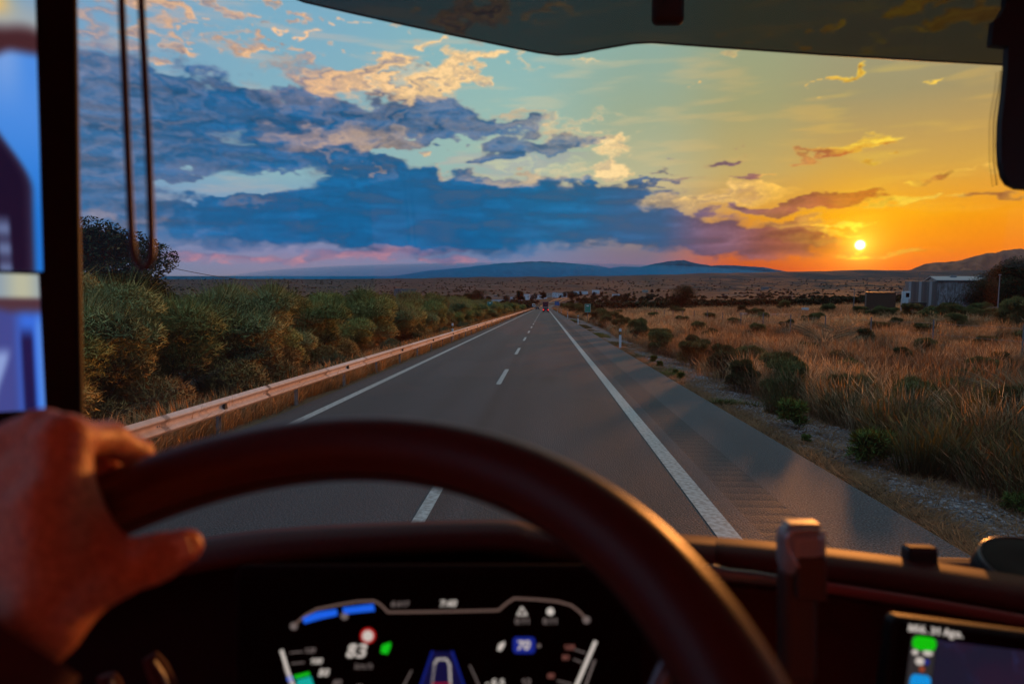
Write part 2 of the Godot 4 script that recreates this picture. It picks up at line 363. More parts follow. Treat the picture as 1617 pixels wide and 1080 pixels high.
func make_sky() -> ImageTexture:
	for row in SKY_RGB:
		sky_grid.append(Array(row.split(" ")).map(func(s): return Color(s).srgb_to_linear()))
	n_big.frequency = 1.0
	n_big.fractal_octaves = 5
	n_big.fractal_gain = 0.42
	n_big.seed = 11
	n_fine.frequency = 1.0
	n_fine.fractal_octaves = 4
	n_fine.seed = 5
	n_warp.frequency = 1.0
	n_warp.fractal_octaves = 4
	n_warp.seed = 23
	n_puff.noise_type = FastNoiseLite.TYPE_CELLULAR
	n_puff.cellular_return_type = FastNoiseLite.RETURN_DISTANCE
	n_puff.cellular_distance_function = FastNoiseLite.DISTANCE_EUCLIDEAN_SQUARED
	n_puff.frequency = 1.0
	n_puff.fractal_octaves = 3
	n_puff.fractal_gain = 0.45
	n_puff.seed = 77
	var W := 4096
	var H := 2048
	# the whole sky, coarse: cloud invented out of view, dark low down, brighter overhead
	var low := Image.create(512, 256, false, Image.FORMAT_RGBF)
	for y in 256:
		var el := 90.0 - (y + 0.5) / 256 * 180
		for x in 512:
			var az := (x + 0.5) / 512 * 360 - 180
			low.set_pixel(x, y, wide_sky(az, el))
	low.resize(W, H, Image.INTERPOLATE_CUBIC)
	# the part round the sunset, fine
	var per := W / 360.0
	var x0 := int((-46.0 + 180) * per)
	var x1 := int((46.0 + 180) * per)
	var y0 := int((90 - 30.0) * H / 180)
	var y1 := int((90 + 1.0) * H / 180)
	var w := x1 - x0
	var h := y1 - y0
	var wx := PackedFloat32Array()
	var wy := PackedFloat32Array()
	var dens := PackedFloat32Array()
	var lit := PackedFloat32Array()
	var sum := PackedFloat32Array()
	for a in [wx, wy, dens, lit, sum]:
		a.resize(w * h)
	for y in h:
		var el := 90 - (y + y0 + 0.5) / H * 180
		for x in w:
			var az := (x + x0 + 0.5) / per - 180
			var k := y * w + x
			var amp := 0.35 + 0.06 * maxf(el, 0.0)
			wx[k] = az + 3.2 * amp * n_warp.get_noise_2d(az * 0.22, el * 0.5) + 0.22 * n_fine.get_noise_2d(az * 1.2, el * 2.4)
			wy[k] = el + 1.3 * amp * n_warp.get_noise_2d(az * 0.22 + 50, el * 0.5) + 0.11 * n_fine.get_noise_2d(az * 1.2 + 80, el * 2.4)
	for b in CLOUDS:
		var reach: float = maxf(b[2], b[3]) + 3.0
		var ry: float = b[3] + absf(sin(deg_to_rad(b[4]))) * b[2] + 1.8
		var ca := cos(deg_to_rad(b[4]))
		var sa := sin(deg_to_rad(b[4]))
		var inv_x: float = 1.0 / b[2]
		var inv_y: float = 1.0 / b[3]
		var strength: float = b[5]
		for y in range(maxi(0, int((90 - b[1] - ry) * H / 180) - y0), mini(h, int((90 - b[1] + ry) * H / 180) - y0)):
			for x in range(maxi(0, int((b[0] - reach + 180) * per) - x0), mini(w, int((b[0] + reach + 180) * per) - x0)):
				var k := y * w + x
				var dx: float = wx[k] - b[0]
				var dy: float = wy[k] - b[1]
				var p := (dx * ca - dy * sa) * inv_x
				var q := (dx * sa + dy * ca) * inv_y
				var r := p * p + q * q
				if r < 1.6:
					var f := (1.0 - r / 1.6)
					f = f * f * (1.7 - 0.7 * f) * strength
					dens[k] += f
					if strength > 0:
						sum[k] += f
						lit[k] += f * b[6]
	var shade := [[-35, Color("35699a")], [-24, Color("0a5f96")], [-8, Color("005e94")], [2, Color("066496")], [9, Color("305c88")], [14, Color("7a5c74")], [19, Color("a35a50")], [24, Color("c0602a")], [34, Color("a8683a")]].map(func(s): return [s[0], s[1].srgb_to_linear()])
	var bright := [[-35, Color("efbd92")], [-20, Color("f3c08e")], [-8, Color("f6cd92")], [4, Color("f6d59a")], [14, Color("f2c476")], [20, Color("ffc452")], [24, Color("ffd84a")], [34, Color("f6bd58")]].map(func(s): return [s[0], s[1].srgb_to_linear()])
	var pink := Color("c98a94").srgb_to_linear()
	var patch := Image.create(w, h, false, Image.FORMAT_RGBF)
	for y in h:
		var el := 90 - (y + y0 + 0.5) / H * 180
		for x in w:
			var az := (x + x0 + 0.5) / per - 180
			var k := y * w + x
			var c := clear_sky(az, el)
			# thin veils
			var veil := smooth(0.0, 0.6, n_warp.get_noise_2d(az * 0.10 + 7, el * 0.75 + 30)) * 0.22
			c = c.lerp(ramp(az, bright), veil * smooth(1.0, 8.0, el))
			var d := dens[k]
			if d > 0.02:
				var f0 := n_big.get_noise_2d(wx[k] * 0.38, wy[k] * 0.75)
				var f1 := n_big.get_noise_2d((wx[k] + 0.7) * 0.38, (wy[k] - 0.3) * 0.75)
				var st := n_warp.get_noise_2d(wx[k] * 0.14 + 40, el * 0.85 + 9)
				var f2 := n_fine.get_noise_2d(az * 2.2, el * 4.2)
				var L: float = lit[k] / maxf(sum[k], 0.001)
				var ux := wx[k] * 0.62
				var uy := wy[k] * 0.95
				var pf := -n_puff.get_noise_2d(ux, uy)
				var pf2 := -n_puff.get_noise_2d(ux + 0.16, uy - 0.06)
				var cloud := d * 1.1 + lerpf(0.34, 0.42, L) * f0 + 0.24 * st + (0.06 + 0.24 * L) * (pf - 0.35) + 0.05 * f2
				var a := smooth(lerpf(-0.04, -0.05, L), lerpf(0.70, 0.98, L), cloud) * minf(1.0, d * 5.0)
				if a > 0.001:
					var relief := (pf - pf2) * (0.03 + 0.50 * L) + (f0 - f1) * (0.03 + 0.55 * L) + st * (0.10 + 0.12 * L) * smooth(0.0, 0.3, L)
					var rim := (1.0 - smooth(0.2, 0.6, cloud)) * (0.05 + 0.40 * smooth(-30, 15, az)) * smooth(1.5, 6.0, el)
					L = clampf(L * 0.95 - 0.03 + relief + rim, 0.0, 1.15)
					var dark := ramp(az, shade)
					dark = dark * (0.92 + 0.16 * f0 + 0.55 * st + 0.05 * f2)
					var br := ramp(az, bright)
					if el < 4.0 and az < 10:
						br = br.lerp(pink, smooth(4.0, 2.0, el))
					var cc := dark.lerp(br, clampf(L, 0.0, 1.0)) * (1.0 + 0.10 * f2 + maxf(0.0, L - 1.0))
					c = c.lerp(cc, a * 0.96)
			# round the sun
			var cosd := cos(deg_to_rad(az - SUN_AZ)) * cos(deg_to_rad(el)) * cos(deg_to_rad(SUN_EL)) + sin(deg_to_rad(el)) * sin(deg_to_rad(SUN_EL))
			var ang := rad_to_deg(acos(clampf(cosd, -1.0, 1.0)))
			c.b *= 1.0 - 0.8 * exp(-ang / 4.0)
			c += Color(1.0, 0.72, 0.10) * (1.1 * exp(-ang / 0.7)) + Color(1.0, 0.50, 0.01) * (0.42 * exp(-ang / 2.4))
			c += Color(4.0, 3.7, 2.6) * smooth(0.40, 0.18, ang)
			c.a = 1.0
			var edge := minf(minf(x, w - 1 - x) / 60.0, y / 60.0)
			if edge < 1.0:
				c = low.get_pixel(x + x0, y + y0).lerp(c, smooth(0, 1, edge))
			patch.set_pixel(x, y, c)
	low.blit_rect(patch, Rect2i(0, 0, w, h), Vector2i(x0, y0))
	var out := Image.create(W, H, false, Image.FORMAT_RGBF)   # a panorama starts at -Z
	out.blit_rect(low, Rect2i(W / 2, 0, W / 2, H), Vector2i(0, 0))
	out.blit_rect(low, Rect2i(0, 0, W / 2, H), Vector2i(W / 2, 0))
	return ImageTexture.create_from_image(out)

func wide_sky(az: float, el: float) -> Color:
	var c := clear_sky(az, el)
	if el < -2:
		return Color(0.10, 0.09, 0.09)
	var u := Vector3(cos(deg_to_rad(el)) * sin(deg_to_rad(az)), sin(deg_to_rad(el)), cos(deg_to_rad(el)) * cos(deg_to_rad(az)))
	u *= 1.0 / (0.25 + maxf(u.y, 0.0))
	var f := n_big.get_noise_3d(u.x * 0.9, 3.0, u.z * 0.9)
	var f1 := n_big.get_noise_3d(u.x * 0.9 + 0.06, 3.0, u.z * 0.9 - 0.12)
	var away := absf(az - SUN_AZ) / 180.0
	var high := smooth(12.0, 40.0, el)
	var low_bank := smooth(0.12, 0.3, away) * smooth(34.0, 20.0, el)  # unseen dark cloud added to keep the low sky dim
	var a := smooth(-0.3 + 0.25 * high, 0.12 + 0.15 * high, f + 0.30 * low_bank)
	var L := clampf(0.04 + 0.56 * high + (0.5 + 1.5 * high) * (f - f1) + (0.05 + 0.2 * high) * smooth(0.25, 0.0, f), 0.0, 1.0)
	var dark := Color("2a6090").srgb_to_linear().lerp(Color("8f7a70").srgb_to_linear(), exp(-away * 9.0))
	var br := Color("e6bf9c").srgb_to_linear().lerp(Color("f4cd8a").srgb_to_linear(), exp(-away * 4.0))
	return c.lerp(dark.lerp(br, L), a * 0.9)

# ---------------------------------------------------------------- camera, sky, sun
func setup() -> void:
	rng.seed = 4711
	cam_t = Transform3D(Basis.from_euler(Vector3(deg_to_rad(-5.51), deg_to_rad(2.74), 0)), EYE)
	cab_t = Transform3D(Basis(Vector3.RIGHT, -atan(SLOPE)), EYE)
	cab_inv = cab_t.affine_inverse()
	var cam := Camera3D.new()
	cam.name = "camera"
	add_child(cam)
	var lens := CameraAttributesPhysical.new()
	lens.frustum_focal_length = 24.0
	lens.frustum_focus_distance = 45.0
	lens.exposure_aperture = 4.6
	lens.frustum_near = 0.03
	lens.frustum_far = 40000.0
	cam.attributes = lens
	cam.transform = cam_t
	cam.near = 0.03
	cam.far = 40000.0
	cam.keep_aspect = Camera3D.KEEP_HEIGHT
	cam.fov = rad_to_deg(2.0 * atan(540.0 / FOCAL))
	print("fov ", cam.fov)
	var env := Environment.new()
	env.background_mode = Environment.BG_SKY
	var sky := Sky.new()
	var pano := PanoramaSkyMaterial.new()
	pano.panorama = make_sky()
	sky.sky_material = pano
	env.sky = sky
	env.background_energy_multiplier = 1.0
	env.tonemap_mode = Environment.TONE_MAPPER_LINEAR
	env.tonemap_exposure = 1.0
	env.sdfgi_enabled = true
	env.ssao_enabled = true
	env.ssil_enabled = true
	env.fog_enabled = true      # thin blue evening haze
	env.fog_light_color = Color(0.24, 0.62, 1.0)
	env.fog_density = 0.000005
	env.volumetric_fog_enabled = true      # room for the haze bank before the mountains
	env.volumetric_fog_density = 0.0
	var we := WorldEnvironment.new()
	we.name = "world_environment"
	we.environment = env
	add_child(we)
	var sun := DirectionalLight3D.new()
	sun.name = "sun"
	sun.light_energy = 0.65
	sun.light_color = Color(1.0, 0.62, 0.30)
	sun.light_angular_distance = 3.0   # a sun veiled by haze
	sun.shadow_enabled = true
	add_child(sun)
	var az := deg_to_rad(SUN_AZ)
	var el := deg_to_rad(SUN_EL)
	var to_sun := Vector3(sin(az) * cos(el), sin(el), -cos(az) * cos(el))
	sun.transform = Transform3D(Basis.looking_at(-to_sun, Vector3.UP), Vector3(0, 50, 0))

# ---------------------------------------------------------------- land
const PROFILE := [[-80, 0.94], [0, -2.4], [400, -19.1], [500, -23.0], [600, -26.2], [700, -28.4], [900, -31.0], [1200, -37.5], [1500, -45.0], [2200, -52.0], [3000, -54.0], [4500, -50.0], [6000, -40.0], [7500, -26.0], [9800, -20.0]]   # distance, height below the eye
const RIDGE := [[-1000, 442], [0, 443], [300, 443], [640, 440], [760, 437], [880, 437], [1000, 434], [1100, 432], [1250, 429], [1359, 427], [1450, 428], [1617, 427], [2600, 430]]   # far rim of the plain
var land_noise := FastNoiseLite.new()
var rough_noise := FastNoiseLite.new()

func profile(d: float) -> float:
	if d < 400:
		return EYE.y - 2.4 - SLOPE * d
	var k := 2
	while k < PROFILE.size() - 2 and d > PROFILE[k + 1][0]:
		k += 1
	var a: Array = PROFILE[k]
	var b: Array = PROFILE[k + 1]
	var p: Array = PROFILE[k - 1]
	var q: Array = PROFILE[mini(k + 2, PROFILE.size() - 1)]
	var span: float = b[0] - a[0]
	var t: float = (d - a[0]) / span
	var m0: float = (b[1] - p[1]) / (b[0] - p[0]) * span
	var m1: float = (q[1] - a[1]) / maxf(1.0, q[0] - a[0]) * span
	var h: float = (2 * t * t * t - 3 * t * t + 1) * a[1] + (t * t * t - 2 * t * t + t) * m0 + (3 * t * t - 2 * t * t * t) * b[1] + (t * t * t - t * t) * m1
	return EYE.y + h

func road_x(d: float) -> float:
	return 0.0 if d < 380 else minf((d - 380) * (d - 380) * 8.0e-5, 400.0)

func ground_y(x: float, d: float) -> float:
	var h := profile(d)
	if d < 700:
		var r := x - road_x(d)
		var near := 1.0 - smooth(380, 700, d)
		var side := 0.0
		if r > 4.1:
			side = -0.10 - 0.22 * smooth(4.6, 7.0, r) + 0.022 * maxf(0.0, r - 7.0)
			side = minf(side, 4.0)
		elif r < -5.7:
			side = -0.06 - 0.5 * smooth(-5.9, -8.5, r) - 0.004 * minf(200.0, maxf(0.0, -r - 9.0))
		else:
			side = -0.12
		h += side * near
		var off := smooth(4.4, 6.5, absf(r - (-0.8)) - 0.2)
		h += off * 0.10 * land_noise.get_noise_2d(x * 0.35, d * 0.35) + off * smooth(12, 40, absf(r)) * 0.5 * land_noise.get_noise_2d(x * 0.05, d * 0.05)
	if d > 420:
		var amp := smooth(450, 4000, d) * 17.0 * smooth(12, 260, absf(x - road_x(d)))
		amp *= 0.45 + 0.55 * smooth(-0.1, 0.3, x / d)
		var rd := 1.0 - absf(rough_noise.get_noise_2d(x * 0.0022, d * 0.0013)) * 2.0
		h += amp * (rd * 0.6 + 0.8 * land_noise.get_noise_2d(x * 0.0009, d * 0.0009) - 0.35)
		h += smooth(450, 1500, d) * 1.6 * land_noise.get_noise_2d(x * 0.012, d * 0.012)
	if d > 6500:
		var px := 860.0 + x / d * FOCAL
		var k := 0
		while k < RIDGE.size() - 2 and px > RIDGE[k + 1][0]:
			k += 1
		var py: float = lerpf(RIDGE[k][1], RIDGE[k + 1][1], clampf((px - RIDGE[k][0]) / float(RIDGE[k + 1][0] - RIDGE[k][0]), 0.0, 1.0))
		var top := EYE.y + (436.0 - py) / FOCAL * 9400.0 + 14.0 * rough_noise.get_noise_2d(x * 0.0016, 7.0)
		h = lerpf(h, top, smooth(6500, 9300, d)) - 200.0 * smooth(9450, 10200, d)
	return h

func land_color(x: float, d: float) -> Color:
	var r := x - road_x(d)
	var a := land_noise.get_noise_2d(x * 0.8, d * 0.8) * 0.5 + 0.5
	var b := land_noise.get_noise_2d(x * 0.11 + 90, d * 0.11) * 0.5 + 0.5
	var soil := Color(0.16, 0.085, 0.05).lerp(Color(0.24, 0.15, 0.09), a)
	var straw := Color(0.26, 0.17, 0.085)
	var grit := Color(0.29, 0.26, 0.245)
	var c := soil.lerp(straw, 0.6 * b)
	if d < 450:
		if r > 4.0 and r < 9:
			var g := smooth(4.25, 4.7, r + 0.5 * (a - 0.5)) * (1.0 - smooth(5.9, 7.0, r + 1.2 * (b - 0.5)))
			c = c.lerp(grit, g * (0.55 + 0.45 * a))
		if r < -5.6 and r > -9:
			c = c.lerp(straw, 0.6)
	else:
		var n1 := land_noise.get_noise_2d(x * 0.004, d * 0.0022) * 0.5 + 0.5
		var n2 := rough_noise.get_noise_2d(x * 0.011, d * 0.005) * 0.5 + 0.5
		var n3 := rough_noise.get_noise_2d(x * 0.003 + 400, d * 0.0016)
		c = Color(0.085, 0.046, 0.034).lerp(Color(0.165, 0.095, 0.065), n1)
		c = c.lerp(Color(0.055, 0.055, 0.03), smooth(0.5, 0.72, n2) * 0.75)
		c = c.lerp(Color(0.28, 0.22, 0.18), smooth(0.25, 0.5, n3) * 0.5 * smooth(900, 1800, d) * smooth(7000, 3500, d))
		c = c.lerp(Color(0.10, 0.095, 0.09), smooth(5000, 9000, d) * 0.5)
	return c

func build_land() -> void:
	land_noise.frequency = 1.0
	land_noise.fractal_octaves = 4
	land_noise.seed = 3
	rough_noise.frequency = 1.0
	rough_noise.fractal_octaves = 5
	rough_noise.seed = 8
	var soil := paint(Color.WHITE, 0.95, 0.0, 0.3)
	soil.vertex_color_use_as_albedo = true
	soil.albedo_texture = noise_tex(512, 0.03, Color(0.62, 0.62, 0.62), Color(1, 1, 1), 4, FastNoiseLite.TYPE_SIMPLEX, 5)
	soil.uv1_triplanar = true
	soil.uv1_world_triplanar = true
	soil.uv1_scale = Vector3(0.45, 0.45, 0.45)
	soil.heightmap_enabled = true
	soil.heightmap_texture = soil.albedo_texture
	soil.heightmap_scale = 4.0
	M.soil = soil
	# near land: a sheet of squares that widen away from the road
	var xs := []
	var x := 0.0
	while x < 520.0:
		xs.append(x)
		x += 0.3 if x < 10 else (x - 10) * 0.055 + 0.3
	var cols := []
	for k in range(xs.size() - 1, 0, -1):
		cols.append(-xs[k] - 0.8)
	for k in xs.size():
		cols.append(xs[k] - 0.8)
	var ds := []
	var d := -60.0
	while d < 462.0:
		ds.append(d)
		d += 0.35 if d > 4 and d < 18 else (1.5 if d <= 4 else 0.35 + (d - 18) * 0.02)
	ds.append(462.0)
	var g := MB.new()
	var pts := PackedVector3Array()
	var cc := PackedColorArray()
	for dd in ds:
		for xx in cols:
			pts.push_back(Vector3(xx, ground_y(xx, dd), -dd))
			cc.push_back(land_color(xx, dd))
	g.grid(pts, cols.size(), cc)
	var o := part(self, "ground", g.mesh(), soil)
	tag(o, "dry brown roadside ground with gravel verge beside the asphalt", "ground", "", "structure")
	# far land: a fan out to the rim of the plain
	var far := MB.new()
	pts = PackedVector3Array()
	cc = PackedColorArray()
	var n := 0
	d = 455.0
	while d < 10400.0:
		for k in 441:
			var th := tan(deg_to_rad(-52.0 + 104.0 * k / 440))
			pts.push_back(Vector3(d * th, ground_y(d * th, d) - 0.3 * smooth(462, 455, d), -d))
			cc.push_back(land_color(d * th, d))
		d *= 1.0165
	far.grid(pts, 441, cc)
	var dirt := soil.duplicate()
	dirt.uv1_scale = Vector3(0.02, 0.02, 0.02)
	dirt.heightmap_scale = 60.0
	o = part(self, "terrain", far.mesh(), dirt)
	tag(o, "wide dry plain with low badland hills reaching the horizon", "terrain", "", "structure")
	mountain("mountain", "long blue table mountain low on the horizon beyond the road", [[520, 441], [600, 438], [640, 433], [675, 427], [700, 425], [740, 421], [780, 416], [820, 413], [850, 412], [880, 413], [915, 416], [950, 420], [985, 428], [1030, 436]], 13000.0, 3000.0, 31, Color(0.006, 0.16, 0.26))  # the blue of distant haze is put into this base colour
	mountain("mountain", "jagged blue mountain range behind the table mountain, nearer the sun", [[880, 438], [930, 428], [960, 423], [985, 420], [1010, 421], [1035, 416], [1060, 411], [1080, 410], [1100, 415], [1125, 419], [1150, 418], [1180, 420], [1210, 422], [1240, 428], [1280, 436]], 15000.0, 3200.0, 32, Color(0.03, 0.14, 0.22))  # range painted with the blue of the air in front of it
	mountain("mountain", "brown mountain rising to the right of the sun", [[1400, 434], [1440, 425], [1462, 416], [1480, 414], [1500, 413], [1520, 410], [1540, 404], [1556, 400], [1570, 398], [1590, 394], [1610, 392], [1640, 396], [1700, 404], [1800, 420], [1900, 434]], 10800.0, 2000.0, 33, Color(0.42, 0.17, 0.08))  # warm glow beside the sun is put into the base colour
	mountain("mountain", "faint low blue hills on the left horizon beyond the bushes", [[100, 438], [200, 434], [260, 437], [330, 439], [390, 436], [440, 439], [520, 438], [580, 436], [620, 438], [660, 441]], 14000.0, 2500.0, 34, Color(0.02, 0.16, 0.26))  # hills coloured with haze blue, not a ground colour

func haze_bank() -> void:
	var v := FogVolume.new()
	v.name = "haze_bank"
	v.shape = RenderingServer.FOG_VOLUME_SHAPE_ELLIPSOID
	v.size = Vector3(9000, 520, 6400)
	v.position = Vector3(-600, -40, -11200)
	var f := FogMaterial.new()
	f.albedo = Color(0.30, 0.76, 1.0)
	f.density = 0.00026
	v.material = f
	add_child(v)
	tag(v, "blue evening haze lying before the distant mountains", "haze", "", "stuff")

func mountain(called: String, label: String, rim: Array, dist: float, deep: float, sd: int, color: Color) -> void:
	var f := FastNoiseLite.new()
	f.seed = sd
	f.frequency = 1.0
	f.fractal_octaves = 5
	var g := MB.new()
	var pts := PackedVector3Array()
	var cc := PackedColorArray()
	var steps := 150
	for row in 26:
		var s := row / 25.0 * 1.5 - 0.5       # -0.5 behind .. 1 at the foot in front
		for k in steps + 1:
			var px: float = lerpf(rim[0][0], rim[-1][0], float(k) / steps)
			var j := 0
			while j < rim.size() - 2 and px > rim[j + 1][0]:
				j += 1
			var py: float = lerpf(rim[j][1], rim[j + 1][1], (px - rim[j][0]) / float(rim[j + 1][0] - rim[j][0]))
			var top := at(px, py, dist)
			var foot := at(px, 436.0, dist)
			var out := Vector3(top.x, 0, top.z).normalized()
			var rise := maxf(top.y - foot.y, 0.0)
			var t := px * dist / FOCAL
			var spur := 1.0 - absf(f.get_noise_2d(t * 0.0014, absf(s) * 0.8)) * 2.0
			var fall := 1.0 - absf(s)
			if s >= 0:
				fall = pow(1.0 - s, 1.25) + 0.30 * (spur - 0.5) * sin(s * PI)
			var y := EYE.y - 60.0 + (rise + 60.0) * fall + rise * 0.05 * f.get_noise_2d(t * 0.006, s * 3.0)
			pts.push_back(Vector3(top.x, y, top.z) - out * s * deep)
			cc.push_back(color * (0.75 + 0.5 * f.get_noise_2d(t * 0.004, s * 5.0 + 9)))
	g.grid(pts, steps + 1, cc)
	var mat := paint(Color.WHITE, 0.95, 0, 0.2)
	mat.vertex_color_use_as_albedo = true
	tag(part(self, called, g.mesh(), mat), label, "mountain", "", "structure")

# ---------------------------------------------------------------- road
func road_strip(r0: float, r1: float, d0: float, d1: float, lift: float, shade: Callable, step := 2.0, across := 0) -> MB:
	var g := MB.new()
	var pts := PackedVector3Array()
	var cc := PackedColorArray()
	var n := across if across else maxi(2, int((r1 - r0) / 0.25) + 1)
	var d := d0
	while true:
		for k in n:
			var r := lerpf(r0, r1, float(k) / (n - 1))
			pts.push_back(Vector3(road_x(d) + r, profile(d) + lift, -d))
			cc.push_back((shade as Callable).call(r, d))
		if d >= d1:
			break
		d = minf(d1, d + (step if d < 60 else step * (1.0 + (d - 60) * 0.02)))
	g.grid(pts, n, cc)
	return g

func asphalt_tone(r: float, d: float) -> Color:
	var c := 0.125
	if r > 2.05:
		c = 0.165
	var tracks := 0.0
	for m in [-0.55, 1.25, -4.2, -2.4]:
		tracks += exp(-pow((r - m) / 0.34, 2.0))
	c *= 1.0 - 0.24 * tracks
	if absf(r + 1.16) < 0.10:
		c *= 0.62
	c *= 1.0 - 0.35 * smooth(0.30, 0.5, land_noise.get_noise_2d(r * 0.9 + 60, d * 0.11)) * exp(-pow((r - 0.4) / 0.9, 2.0))
	c *= 1.0 + 0.32 * land_noise.get_noise_2d(r * 0.4, d * 0.06) + 0.16 * land_noise.get_noise_2d(r * 3.0, d * 0.7)
	if r < -5.45 or r > 3.9:
		c *= 1.12
	return Color(c * 0.94, c * 0.985, c * 1.08)

func build_road() -> void:
	var tar := paint(Color.WHITE, 0.72, 0, 0.45)
	tar.vertex_color_use_as_albedo = true
	tar.albedo_texture = noise_tex(512, 0.06, Color(0.12, 0.12, 0.12), Color(1.0, 1.0, 1.0), 9, FastNoiseLite.TYPE_SIMPLEX, 3)
	tar.uv1_triplanar = true
	tar.uv1_world_triplanar = true
	tar.uv1_scale = Vector3(0.9, 0.9, 0.9)
	tar.heightmap_enabled = true
	tar.heightmap_texture = tar.albedo_texture
	tar.heightmap_scale = 0.9
	M.tar = tar
	var road := thing("road", "two lane asphalt carriageway running straight downhill into the valley", "road")
	road.set_meta("kind", "structure")
	var g := road_strip(-5.75, 2.28, -30, 1500, 0.0, asphalt_tone, 2.0)
	part(road, "carriageway", g.mesh(), tar)
	g = road_strip(2.88, 4.1, -30, 1500, 0.0, asphalt_tone, 2.0)
	part(road, "shoulder", g.mesh(), tar)
	# rumble strip: grooves milled across the strip between line and shoulder
	g = MB.new()
	var pts := PackedVector3Array()
	var cc := PackedColorArray()
	var d := -30.0
	while d < 170.0:
		var dips := [0.0, 0.0, -0.004, -0.006, -0.004]
		for q in 5:
			var dd: float = d + [0.0, 0.15, 0.18, 0.215, 0.25][q]
			for k in 5:
				var e: float = 0.0 if k == 0 or k == 4 else 1.0
				pts.push_back(Vector3(lerpf(2.28, 2.88, [0.0, 0.04, 0.5, 0.96, 1.0][k]), profile(dd) + dips[q] * e, -dd))
				cc.push_back(asphalt_tone(1.7, dd) * 0.80)
		d += 0.30
	g.grid(pts, 5, cc)
	part(road, "rumble_strip", g.mesh(), tar)
	part(road, "rumble_strip", road_strip(2.28, 2.88, 170, 1500, 0.0, func(r, dd): return asphalt_tone(1.7, dd) * 0.84, 2.0).mesh(), tar)
	# edge break: uneven lip of the asphalt on the right
	var white := paint(Color.WHITE, 0.6, 0, 0.4)
	white.vertex_color_use_as_albedo = true
	white.albedo_texture = noise_tex(256, 0.05, Color(0.66, 0.66, 0.64), Color(1.08, 1.08, 1.08), 14, FastNoiseLite.TYPE_SIMPLEX, 5)
	white.uv1_triplanar = true
	white.uv1_world_triplanar = true
	white.uv1_scale = Vector3(0.7, 0.7, 0.7)
	M.white = white
	var worn := func(_r, dd): return Color(0.62, 0.60, 0.55) * (0.86 + 0.18 * land_noise.get_noise_2d(dd * 0.35, 3.0))
	part(road, "edge_line", road_strip(1.80, 2.04, -30, 1500, 0.005, worn, 3.0, 3).mesh(), white)
	part(road, "edge_line", road_strip(-5.15, -4.95, -30, 1500, 0.005, worn, 3.0, 3).mesh(), white)
	for k in range(-1, 60):
		var d0 := 7.8 + 12.5 * k
		part(road, "lane_dash", road_strip(-1.46, -1.31, d0 - (0.7 if k == 0 else 0.0), d0 + 4.8, 0.005, worn, 2.0, 3).mesh(), white)

# ---------------------------------------------------------------- plants
func leafy(rough := 0.75) -> StandardMaterial3D:
	var m := paint(Color.WHITE, rough, 0, 0.3)
	m.vertex_color_use_as_albedo = true
	m.backlight_enabled = true
	m.backlight = Color(0.5, 0.5, 0.5)
	return m

func rand_dir() -> Vector3:
	var v := Vector3(rng.randfn(), rng.randfn(), rng.randfn())
	return v.normalized()

# a broom-like bush of height and width about 1: thin sprays that fan out from lobes
func broom(n: int, green: Color, dry: Color, spray := 0.22, wide := 0.008, dryness := 0.5) -> ArrayMesh:
	var g := MB.new()
	var lobes := []
	for k in 16:
		var a := rng.randf() * TAU
		var r := 0.34 * sqrt(rng.randf())
		var top := rng.randf_range(0.40, 0.86) * (1.0 - 0.6 * r)
		lobes.append([Vector3(cos(a) * r, top, sin(a) * r), rng.randf_range(0.11, 0.20), rng.randf_range(0.6, 1.4), rng.randf()])
	for k in 5:
		var a := rng.randf() * TAU
		lobes.append([Vector3(cos(a) * 0.34, rng.randf_range(0.16, 0.32), sin(a) * 0.34), rng.randf_range(0.14, 0.2), rng.randf_range(0.7, 1.1), 0.8])
	for i in n:
		var l: Array = lobes[i % lobes.size()]
		var dir := rand_dir()
		dir.y = absf(dir.y) * 0.9 + 0.05 if rng.randf() < 0.75 else dir.y
		var rad: float = l[1] * pow(rng.randf(), 0.35)
		var p: Vector3 = l[0] + dir * rad * Vector3(1, 0.95, 1)
		var out := (dir * 0.45 + Vector3(0, 0.45, 0) + rand_dir() * 0.85).normalized()
		var q := p + out * spray * rng.randf_range(0.5, 1.15)
		if q.y < 0.02:
			q.y = 0.02 + rng.randf() * 0.03
		if p.y < 0.0:
			p.y = 0.01
		var side := out.cross(rand_dir()).normalized() * wide * rng.randf_range(0.6, 1.4)
		var brown := smooth(0.72, 0.22, p.y + rng.randf_range(-0.18, 0.18)) * dryness * 1.2 + dryness * 0.5 * smooth(0.6, 0.95, l[3])
		g.col = green.lerp(dry, clampf(brown, 0.0, 1.0)) * (l[2] * rng.randf_range(0.85, 1.15))
		g.blade(p, q, side, (dir * 0.9 + out * 0.15 + Vector3(0, 0.35, 0)).normalized())
	for i in n / 40:      # long wands that stick out of the crown
		var l: Array = lobes[rng.randi() % 16]
		var dir := Vector3(rng.randfn() * 0.5, 1.0, rng.randfn() * 0.5).normalized()
		var p: Vector3 = l[0] + dir * l[1] * 0.6
		g.col = green * rng.randf_range(0.7, 1.1)
		g.blade(p, p + dir * rng.randf_range(0.08, 0.20), dir.cross(rand_dir()).normalized() * wide * 0.8, (dir + rand_dir() * 0.3).normalized())
	return g.mesh()

func stems(n: int, h: float) -> ArrayMesh:
	var g := MB.new()
	g.col = Color(0.10, 0.07, 0.045)
	for k in n:
		var a := TAU * k / n + rng.randf()
		var p := PackedVector3Array([Vector3(cos(a) * 0.03, -0.05, sin(a) * 0.03), Vector3(cos(a) * 0.10, h * 0.5, sin(a) * 0.10), Vector3(cos(a + 0.3) * 0.24, h, sin(a + 0.3) * 0.24)])
		g.tube(p, PackedFloat32Array([0.014, 0.010, 0.004]), 5)
	return g.mesh()

